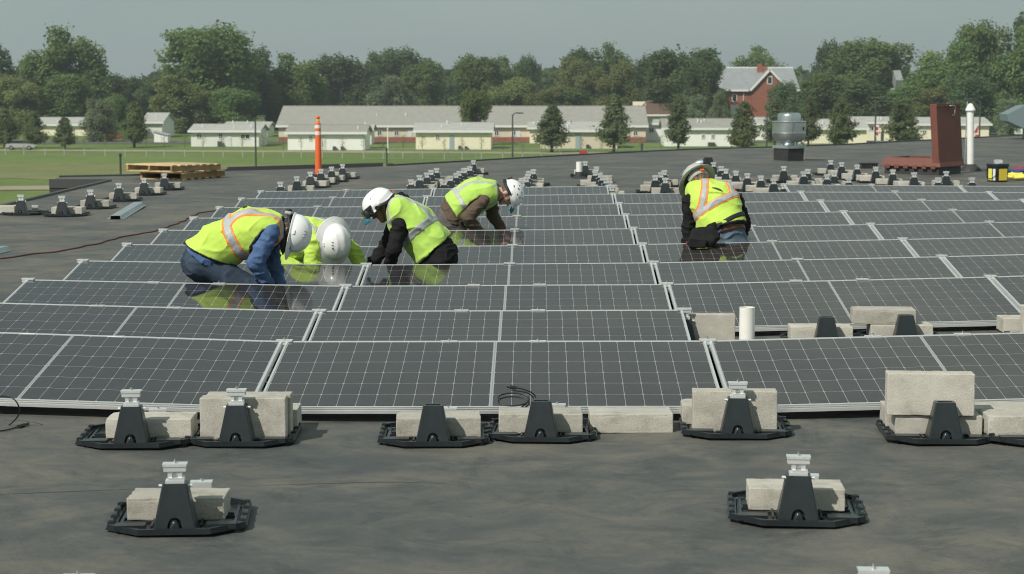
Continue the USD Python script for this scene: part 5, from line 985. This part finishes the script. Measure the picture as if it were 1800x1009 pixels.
    if trim: part(v, 'edge_trim', W(nets(lambda p: np.maximum(B.torso(p, .039) - .012 * np.clip(1 - ax(p) / (L_ * .6), 0, 1), np.abs(clips(p)) - .0065), lo, hi, h)), trim, smooth=True)
    side = lambda p: (p - B.chest) @ B.Lc
    zb = waistband * L_ / .5
    def bandf(w): return lambda p: np.maximum(vf(p, .004), np.abs(ax(p) - zb - B.bandtilt * side(p)) - w)
    def vertf(w, q): return lambda p: np.maximum(np.maximum(vf(p, .004), np.abs(side(p) - q * (verticals - .12 * (ax(p) - L_))) - w), zb + B.bandtilt * side(p) - ax(p) + .0)
    def grow(m): return W(m)
    if orange:
        part(v, 'orange_trim', grow(nets(bandf(stripe_w + .016), lo, hi, h)), 'orange_tape', smooth=True)
        for q in (-1, 1): part(v, 'orange_trim', grow(nets(vertf(stripe_w + .012, q), lo, hi, h)), 'orange_tape', smooth=True)
    o2 = lambda fn: (lambda p: fn(p) - (.0035 if orange else 0))
    def tape(fn):
        g = nets(fn, lo, hi, h); g = grow(g)
        if orange: g.vertices = g.vertices + g.vertex_normals * .004
        return g
    part(v, 'reflective_stripe', tape(bandf(stripe_w)), 'silver_tape', smooth=True)
    if verticals:
        for q in (-1, 1): part(v, 'reflective_stripe', tape(vertf(stripe_w - .004, q)), 'silver_tape', smooth=True)
    # small dark printed mark high on the back
    return v
plain('print_ink', (.03, .045, .015), .8); plain('print_faint', (.16, .27, .05), .8)
def printed(vest_path, B, mesh2d, x, y, mat_, rot=0.0):
    """lay flat lettering (x to the wearer's right seen from behind, y up the spine) on the back of the vest"""
    vm = UsdGeom.Mesh(stage.GetPrimAtPath(vest_path)); V = np.array(vm.GetPointsAttr().Get(), float); Fi = np.array(vm.GetFaceVertexIndicesAttr().Get()).reshape(-1, 3); tm = trimesh.Trimesh(V, Fi, process=False)
    sx = B.Lc if B.Lc @ np.cross(B.A, -B.Bk) > 0 else -B.Lc; m = mesh2d.copy(); m = m.subdivide_to_size(.012); v = m.vertices; c, s_ = math.cos(rot), math.sin(rot); X, Yv = x + v[:, 0] * c - v[:, 1] * s_, y + v[:, 0] * s_ + v[:, 1] * c
    o = B.chest + np.outer(X, sx) + np.outer(Yv, B.A) + B.Bk * .4; loc, ri, _ = tm.ray.intersects_location(o, np.tile(-B.Bk, (len(o), 1)), multiple_hits=False)
    out = o - B.Bk * .25; out[ri] = loc; m.vertices = out + B.Bk * (.003 + (v[:, 2:] > 1e-4) * .001); part(vest_path, 'printed_mark', m, mat_)
def blob2d(pts): return ext(Polygon(pts).buffer(.006), 0, .002)
def strip_on(parent, name, pts, r, m_): part(parent, name, tube(smooth_path(pts, 24), r, 6), m_, smooth=True)
V3 = lambda *a: np.array(a, float)

# --- worker in blue sleeves, kneeling and bent to the right
Y1 = 13.86; g = lambda x, y, d=0.0: pt(x, y, Y1 + d)
B = Body(pelvis=g(356, 460), waist=g(392, 430), chest=g(440, 408), neck=g(484, 396), head=g(509, 408, .0), up=unit(V3(1, -.05, -.16)), fwd=unit(V3(-.16, -.15, -1)), latp=V3(0.05, 1, 0), latc=V3(0, 1, .04), girth=1.02,
         arms=[(g(476, 409, -.185), g(448, 462, -.22), g(470, 500, -.13)), (g(476, 402, .17), g(478, 452, .22), g(492, 500, .12))], legs=[(g(366, 466, -.09), g(452, 515, -.10), g(350, 548, -.10)), (g(366, 466, .09), g(448, 522, .12), g(350, 548, .11))], toe=unit(V3(-1, 0, -.1)), bandtilt=.1,
         hands=[None, None])
B.hands = [(B.arms[0][2], V3(.5, .1, -.9), V3(.3, -1, .1), 1, .7), (B.arms[1][2], V3(.3, -.1, -.9), V3(.3, 1, .1), -1, .7)]
t = thing('person', 'person in blue sleeves and orange striped vest kneeling, bent to the right, white hard hat', 'person', 'workers kneeling among the panels')
vst = dress(t, B, shirt='blue_shirt', pants='jeans', vest='hivis', skin='skin_tan', hem=.11, hem_shirt=.035, hemtilt=.8, waistband=.27, verticals=.10, belt='leather', vest_seed=2, trim='strap_black')
printed(vst, B, blob2d([(-.02, 0), (.01, .018), (.045, .012), (.02, .0)]), -.02, .045, 'print_ink'); printed(vst, B, blob2d([(-.03, .0), (.0, -.008), (.03, .004)]), .03, .02, 'print_ink'); printed(vst, B, blob2d([(-.02, .02), (0, 0), (.02, .02), (0, .003), (0, -.02)]), -.01, -.05, 'print_ink')
h, T = helmet(t, B.head, B.up, B.fwd, 'cap', label='white hard hat with short peak pointing down')
part(h, 'nape_strap', T(tube([(.1, -.02, -.01), (.09, -.10, -.04), (0, -.135, -.06), (-.09, -.10, -.04), (-.1, -.02, -.01)], .015, 6)), 'strap_black', smooth=True)
part(h, 'ratchet_plate', T(rbox((0.02, -.135, -.055), (.10, .03, .055), .012)), 'helmet_inside', smooth=40); part(h, 'ratchet_knob', T(cyl((.045, -.150, -.055), (.045, -.165, -.055), .022, n=16)), 'strap_black', smooth=30)
R_ = np.cross(B.fwd, B.up)
hf = lambda p: un([ell(p, B.head + B.up * .005 - B.fwd * .018, np.stack([R_, B.fwd, B.up]), (.085, .090, .095))] + [cap(p, B.head + a, B.head + a + V3(dx, dy, -L2), .022, .007) for a, dx, dy, L2 in ((R_ * .06 - B.up * .06, -.03, -.03, .13), (R_ * .07 - B.up * .02, -.02, -.02, .17), (-R_ * .06 - B.up * .06, -.02, .03, .15), (R_ * .03 - B.up * .08, -.05, -.02, .12), (R_ * .075 + B.up * .02, .0, -.01, .14))], .02)
hh = lambda p: np.maximum(np.maximum(hf(p), (p - B.head) @ B.up - .04), -ell(p, B.head + B.fwd * .085 - B.up * .03, np.stack([R_, B.fwd, B.up]), (.062, .07, .085)))
part(t, 'hair', wrinkle(nets(hh, B.head - .32, B.head + .3, .006), .014, 45, 3, V3(0, 0, 1), .25), 'hair_dark', smooth=True)
c = g(352, 471, -.205); pk = rbox((0, 0, 0), (.155, .012, .15), .004); pk.apply_transform(trimesh.transformations.euler_matrix(.12, .55, .05)); pk.apply_translation(c + V3(.03, .062, -.02)); part(t, 'back_pocket', pk, 'jeans', smooth=30)
part(t, 'wallet', bx(c + V3(.0, .052, .045), (.07, .012, .04), (0, .55, 0)), 'leather')

# --- worker behind, all in lime, full brim hat towards us
Y2 = 15.50; g = lambda x, y, d=0.0: pt(x, y, Y2 + d)
B = Body(pelvis=g(482, 455, .12), waist=g(512, 432, .06), chest=g(543, 415, .0), neck=g(568, 408, -.05), head=g(585, 423, -.13), up=unit(V3(.62, -.72, -.10)), fwd=unit(V3(.25, -.1, -1)), latp=V3(.15, 1, 0), latc=V3(.45, .85, .12), girth=.95,
         arms=[(g(552, 425, -.19), g(548, 462, -.20), g(578, 492, -.16)), (g(594, 415, .14), g(620, 440, .10), g(640, 476, .0))], legs=[(g(490, 462, -.05), g(560, 505, -.08), g(480, 528, -.05)), (g(490, 462, .18), g(560, 505, .22), g(480, 528, .2))], toe=unit(V3(-1, 0, -.1)), bandtilt=.1, hands=[None, None])
B.hands = [(B.arms[0][2], V3(.5, .0, -.9), V3(.6, -1, .1), 1, .6), (B.arms[1][2], V3(.5, -.2, -.9), V3(.6, 1, .1), -1, .6)]
t = thing('person', 'person all in lime high visibility clothing, white full brim hard hat towards us, reaching right', 'person', 'workers kneeling among the panels')
sv = dress(t, B, shirt='hivis', pants='hivis', vest=None, skin='skin_tan', hem_shirt=-.12, vest_seed=4)
lo, hi = B.bounds(); ax2 = lambda p: (p - B.pelvis) @ B.A
bandm = nets(lambda p: np.maximum(B.torso(p, .024), np.abs(ax2(p) - .30) - .024), lo, hi, .0085); part(sv, 'reflective_stripe', bandm, 'silver_tape', smooth=True)
for q in (-1, 1): part(sv, 'reflective_stripe', nets(lambda p: np.maximum(np.maximum(B.torso(p, .024), np.abs((p - B.chest) @ B.Lc - q * .10) - .022), .31 - ax2(p)), lo, hi, .0085), 'silver_tape', smooth=True)
h, T = helmet(t, B.head, B.up, B.fwd, 'full', label='white full brim hard hat seen from above', s=1.06)
R_ = np.cross(B.fwd, B.up); part(h, 'neck_shade', nets(lambda p: np.maximum(np.abs(ell(p, B.head - B.fwd * .03 - B.up * .03, np.stack([R_, B.fwd, B.up]), (.115, .125, .13))) - .004, np.maximum((p - B.head) @ B.fwd + .005, (p - B.head) @ B.up - .03)), B.head - .3, B.head + .3, .007), 'cap_tan', smooth=True)
part(t, 'hair', nets(lambda p: np.maximum(un([ell(p, B.head - B.fwd * .012, np.stack([R_, B.fwd, B.up]), (.083, .092, .098)), cap(p, B.head - R_ * .06 + V3(-.04, 0, -.03), B.head + V3(-.10, -.05, -.16), .02, .008)], .02), np.maximum((p - B.head) @ B.up - .04, -ell(p, B.head + B.fwd * .085 - B.up * .03, np.stack([R_, B.fwd, B.up]), (.062, .07, .085)))), B.head - .3, B.head + .25, .007), 'hair_dark', smooth=True)

# --- worker in the black hoodie, facing left
Y3 = 15.46; g = lambda x, y, d=0.0: pt(x, y, Y3 + d)
B = Body(pelvis=g(772, 454), waist=g(752, 424), chest=g(724, 392), neck=g(694, 362), head=g(671, 364, .0), up=unit(V3(-.62, -.1, .66)), fwd=unit(V3(-.72, -.12, -.62)), latp=V3(-.1, 1, 0), latc=V3(-.15, 1, -.12), girth=1.03,
         arms=[(g(703, 394, -.19), g(693, 437, -.22), g(684, 466, -.10)), (g(700, 382, .18), g(680, 430, .22), g(654, 463, .12))], legs=[(g(768, 460, -.09), g(738, 508, -.12), g(808, 526, -.10)), (g(768, 460, .09), g(738, 508, .12), g(812, 526, .11))], toe=unit(V3(.55, 0, -.6)), bandtilt=-.15, hands=[None, None])
B.hands = [(B.arms[0][2], V3(-.35, .25, -.75), V3(-.3, -1, .3), -1, .8, 1.0, .003), (B.arms[1][2], V3(-.45, -.1, -.8), V3(-.3, 1, .3), 1, .8, 1.0, .003)]; B.hoodv = V3(.075, .02, .03)
t = thing('person', 'person in black hoodie and lime vest kneeling, facing left, white helmet with blue peak', 'person', 'workers kneeling among the panels')
dress(t, B, shirt='black_hoodie', pants='black_pants', vest='hivis_green', orange=False, skin='skin_brown', hem=.09, hem_shirt=-.06, waistband=.235, verticals=.125, vest_seed=6, hood=True, stripe_w=.030, arm_hole=.082)
h, T = helmet(t, B.head, B.up, B.fwd, 'climb', label='round white climbing helmet with dark eye shield and blue peak')
part(h, 'eye_shield', T(nets(lambda p: np.maximum(np.abs(ell(p, V3(0, .01, 0), np.eye(3), (.128, .152, .14))) - .005, np.maximum(np.maximum(np.abs(p[:, 2] - .018) - .040, .055 - p[:, 1]), np.abs(p[:, 0]) - .115)), V3(-.2, -.2, -.2), V3(.2, .2, .2), .006)), 'goggle', smooth=True)
pv = T(nets(lambda p: np.maximum(np.abs(ell(p, V3(0, .035, -.055), np.eye(3), (.105, .162, .080))) - .003, np.maximum(np.maximum(-.050 - p[:, 2], p[:, 2] - .0), np.maximum(.10 - p[:, 1], np.abs(p[:, 0]) - .075))), V3(-.2, -.2, -.2), V3(.2, .27, .2), .006)); part(h, 'peak', pv, 'visor_blue', smooth=True)
part(h, 'side_pivot', T(cyl((.115, .035, .004), (.132, .035, .004), .018, n=16)), 'goggle', smooth=30); part(h, 'side_pivot', T(cyl((-.115, .035, .004), (-.132, .035, .004), .018, n=16)), 'goggle', smooth=30)
part(h, 'nape_band', T(tube([(-.115, .02, .0), (-.118, -.05, -.02), (-.08, -.12, -.035), (0, -.145, -.04), (.08, -.12, -.035), (.118, -.05, -.02), (.115, .02, .0)], .017, 6)), 'strap_black', smooth=True); part(h, 'rear_light', T(bx((0, -.158, -.005), (.03, .01, .02))), 'orange_plastic')
for s_ in (-1, 1): part(h, 'chin_strap', T(tube(smooth_path([(s_ * .098, .03, -.01), (s_ * .088, .03, -.07), (s_ * .06, .055, -.115), (0, .07, -.13)], 16), .006, 6)), 'strap_black', smooth=True); part(h, 'chin_strap', T(tube(smooth_path([(s_ * .098, -.06, -.01), (s_ * .09, .0, -.07)], 8), .006, 6)), 'strap_black', smooth=True)
R_ = np.cross(B.fwd, B.up); part(t, 'hair', nets(lambda p: np.maximum(ell(p, B.head + B.up * .016 - B.fwd * .006, np.stack([R_, B.fwd, B.up]), (.079, .097, .102)), np.maximum((p - B.head) @ (B.fwd * .8 + B.up * -.45) - .012, -.10 - (p - B.head) @ B.up)), B.head - .2, B.head + .2, .006), 'hair_dark', smooth=True)
for s_ in (-1, 1): part(t, 'eye', moved(trimesh.creation.icosphere(1, .010), B.head + B.fwd * .083 + R_ * s_ * .032 + B.up * .012), 'hair_dark')

# --- worker in brown sleeves, stooping to the right
Y4 = 18.86; g = lambda x, y, d=0.0: pt(x, y, Y4 + d)
B = Body(pelvis=g(795, 384), waist=g(810, 361), chest=g(834, 344), neck=g(866, 333), head=g(893, 341, .0), up=unit(V3(.98, -.05, .22)), fwd=unit(V3(.20, -.12, -1)), latp=V3(.05, 1, 0), latc=V3(.05, 1, .06), girth=1.02,
         arms=[(g(851, 349, -.18), g(822, 383, -.24), g(847, 412, -.14)), (g(860, 345, .17), g(868, 382, .20), g(882, 402, .12))], legs=[(g(795, 388, -.09), g(815, 438, -.12), g(775, 452, -.1)), (g(795, 388, .09), g(815, 438, .12), g(775, 452, .12))], toe=unit(V3(-1, 0, -.1)), bandtilt=.05, hands=[None, None])
B.hands = [(B.arms[0][2], V3(.5, .0, -.9), V3(.5, -1, .1), 1, .6), (B.arms[1][2], V3(.62, -.1, -.75), V3(.6, .9, .3), -1, .7)]
t = thing('person', 'person in brown sleeves, grey trousers and lime vest bent right, dotted white helmet', 'person', 'workers kneeling among the panels')
vst = dress(t, B, shirt='brown_shirt', pants='grey_pants', vest='hivis_green', orange=False, skin='skin_pale', hem=.07, hem_shirt=-.02, waistband=.20, verticals=.115, sleeves=.94, vest_seed=9, stripe_w=.024)
printed(vst, B, blob2d([(-.02, 0), (.01, .012), (.03, .0)]), .03, .05, 'print_ink')
h, T = helmet(t, B.head, B.up, B.fwd, 'climb', label='white climbing helmet with dark vent holes and blue peak', vents=True)
pv = T(nets(lambda p: np.maximum(np.abs(ell(p, V3(0, .035, -.055), np.eye(3), (.105, .162, .080))) - .003, np.maximum(np.maximum(-.050 - p[:, 2], p[:, 2] - .0), np.maximum(.10 - p[:, 1], np.abs(p[:, 0]) - .075))), V3(-.2, -.2, -.2), V3(.2, .27, .2), .006)); part(h, 'peak', pv, 'visor_blue', smooth=True)
part(h, 'nape_band', T(tube([(-.115, .02, .0), (-.118, -.05, -.02), (-.08, -.12, -.035), (0, -.145, -.04), (.08, -.12, -.035), (.118, -.05, -.02), (.115, .02, .0)], .016, 6)), 'strap_black', smooth=True); part(h, 'rear_clip', T(rbox((0, -.150, .02), (.05, .02, .05), .006)), 'strap_black')
for s_ in (-1, 1): part(h, 'chin_strap', T(tube(smooth_path([(s_ * .098, .03, -.01), (s_ * .088, .03, -.07), (s_ * .06, .055, -.115), (0, .07, -.13)], 16), .005, 6)), 'strap_black', smooth=True)
R_ = np.cross(B.fwd, B.up); part(t, 'hair', nets(lambda p: np.maximum(ell(p, B.head + B.up * .016 - B.fwd * .008, np.stack([R_, B.fwd, B.up]), (.079, .096, .101)), np.maximum((p - B.head) @ (B.fwd * .8 + B.up * -.45) - .0, -.085 - (p - B.head) @ B.up)), B.head - .2, B.head + .2, .006), 'hair_short', smooth=True)
for s_ in (-1, 1): part(t, 'eye', moved(trimesh.creation.icosphere(1, .010), B.head + B.fwd * .083 + R_ * s_ * .032 + B.up * .012), 'eye_white')

# --- worker with the tool pouch, back to us
Y5 = 16.98; g = lambda x, y, d=0.0: pt(x, y, Y5 + d)
B = Body(pelvis=g(1272, 424, .0), waist=g(1268, 395, -.02), chest=g(1257, 358, .06), neck=g(1243, 330, .17), head=g(1226, 319, .27), up=unit(V3(-.28, .62, .55)), fwd=unit(V3(-.25, .66, -.70)), latp=V3(-1, .1, .05), latc=V3(-1, -.05, .10), girth=1.08,
         arms=[(g(1213, 352, .08), g(1211, 397, .10), g(1224, 428, .22)), (g(1292, 350, .09), g(1308, 392, .12), g(1303, 418, .26))], legs=[(g(1262, 432, .05), g(1242, 462, .30), g(1258, 478, -.02)), (g(1288, 432, .05), g(1300, 462, .30), g(1288, 478, -.02))], toe=unit(V3(0, -1, -.1)), bandtilt=-.28, hands=[None, None])
B.hands = [(g(1208, 424, .10), V3(-.1, .3, -.9), V3(-1, -.3, 0), 1, .7, 1.0, .004), (B.arms[1][2], V3(-.1, .5, -.8), V3(1, .0, .2), -1, .7)]
B.arms[0] = (B.arms[0][0], B.arms[0][1], g(1208, 424, .10))
t = thing('person', 'person with back to us, orange striped vest, jeans and black tool pouch, grey hard hat', 'person', 'workers kneeling among the panels')
vst = dress(t, B, shirt='black_hoodie', pants='jeans_light', vest='hivis', skin='skin_tan', hem=.095, hem_shirt=.085, waistband=.30, verticals=.115, belt='leather', vest_seed=12, stripe_w=.028, trim='strap_black')
printed(vst, B, blob2d([(-.035, -.012), (-.02, .006), (.01, .016), (.04, .018), (.012, .006), (-.012, -.004)]), -.02, .085, 'print_ink'); printed(vst, B, meshkit.text_mesh('LIGHTSPRING', .017, .002), -.085, .040, 'print_faint')
h, T = helmet(t, B.head, B.up, B.fwd, 'full', label='grey full brim hard hat seen from behind and below', s=1.04, paint='helmet_grey')
part(h, 'suspension', T(nets(lambda p: np.maximum(np.abs(ell(p, V3(0, -.01, -.01), np.eye(3), (.098, .122, .10))) - .006, np.maximum(np.abs(p[:, 2] + .03) - .026, p[:, 1] + .02)), V3(-.2, -.2, -.2), V3(.2, .2, .2), .006)), 'helmet_inside', smooth=True); part(h, 'ratchet_knob', T(cyl((0, -.128, -.03), (0, -.150, -.032), .018, n=16)), 'orange_plastic', smooth=30)
R_ = np.cross(B.fwd, B.up); hf = lambda p: np.maximum(un([ell(p, B.head - B.fwd * .012, np.stack([R_, B.fwd, B.up]), (.088, .098, .10)), cap(p, B.head - B.fwd * .06 - B.up * .05 - R_ * .03, B.head - B.up * .15 - B.fwd * .03 - R_ * .05, .05, .03), cap(p, B.head - B.fwd * .06 - B.up * .04 + R_ * .03, B.head - B.up * .13 - B.fwd * .04 + R_ * .05, .05, .03)], .03), (p - B.head) @ B.up - .03)
part(t, 'hair', wrinkle(nets(hf, B.head - .28, B.head + .25, .006), .018, 40, 4, B.up, .3), 'hair_brown', smooth=True)
# waist belt and pouch
lo, hi = B.bounds(); sf = lambda p: np.maximum(B.torso(p, .052), np.abs((p - B.pelvis) @ B.A - .115 - .30 * ((p - B.pelvis) @ V3(1, 0, 0))) - .024)
part(t, 'tool_belt', nets(sf, lo, hi, .008), 'strap_black', smooth=True)
pm = tri(manifold3d.Manifold.batch_hull([manifold3d.Manifold.sphere(r_, 16).translate(tuple(g(x, y, d))) for x, y, d, r_ in ((1221, 408, -.46, .035), (1252, 403, -.46, .03), (1262, 411, -.46, .025), (1216, 427, -.54, .035), (1246, 430, -.54, .03), (1258, 417, -.50, .03), (1222, 412, -.34, .03), (1252, 410, -.34, .03), (1222, 426, -.54, .03), (1250, 424, -.54, .03))]).refine(4))
c = part(t, 'tool_pouch', wrinkle(pm, .022, 14, 5), 'pouch', smooth=True); fl = tri(manifold3d.Manifold.batch_hull([manifold3d.Manifold.sphere(.012, 10).translate(tuple(g(x, y, -.585))) for x, y in ((1214, 421), (1240, 423), (1238, 434), (1212, 432))]).refine(4)); part(c, 'pouch_pocket', wrinkle(fl, .01, 20, 6), 'pouch', smooth=True)
part(c, 'pouch_strap', tri(manifold3d.Manifold.batch_hull([manifold3d.Manifold.sphere(.02, 10).translate(tuple(g(x, y, -.36))) for x, y in ((1238, 408), (1256, 406), (1256, 394), (1246, 398))])), 'pouch', smooth=True)
part(c, 'tool_handle', cyl(g(1262, 409, -.50), g(1268, 404, -.50), .009, n=8), 'blue_cloth'); part(c, 'tool_handle', cyl(g(1208, 424, -.36), g(1207, 434, -.36), .010, n=8), 'red_metal')
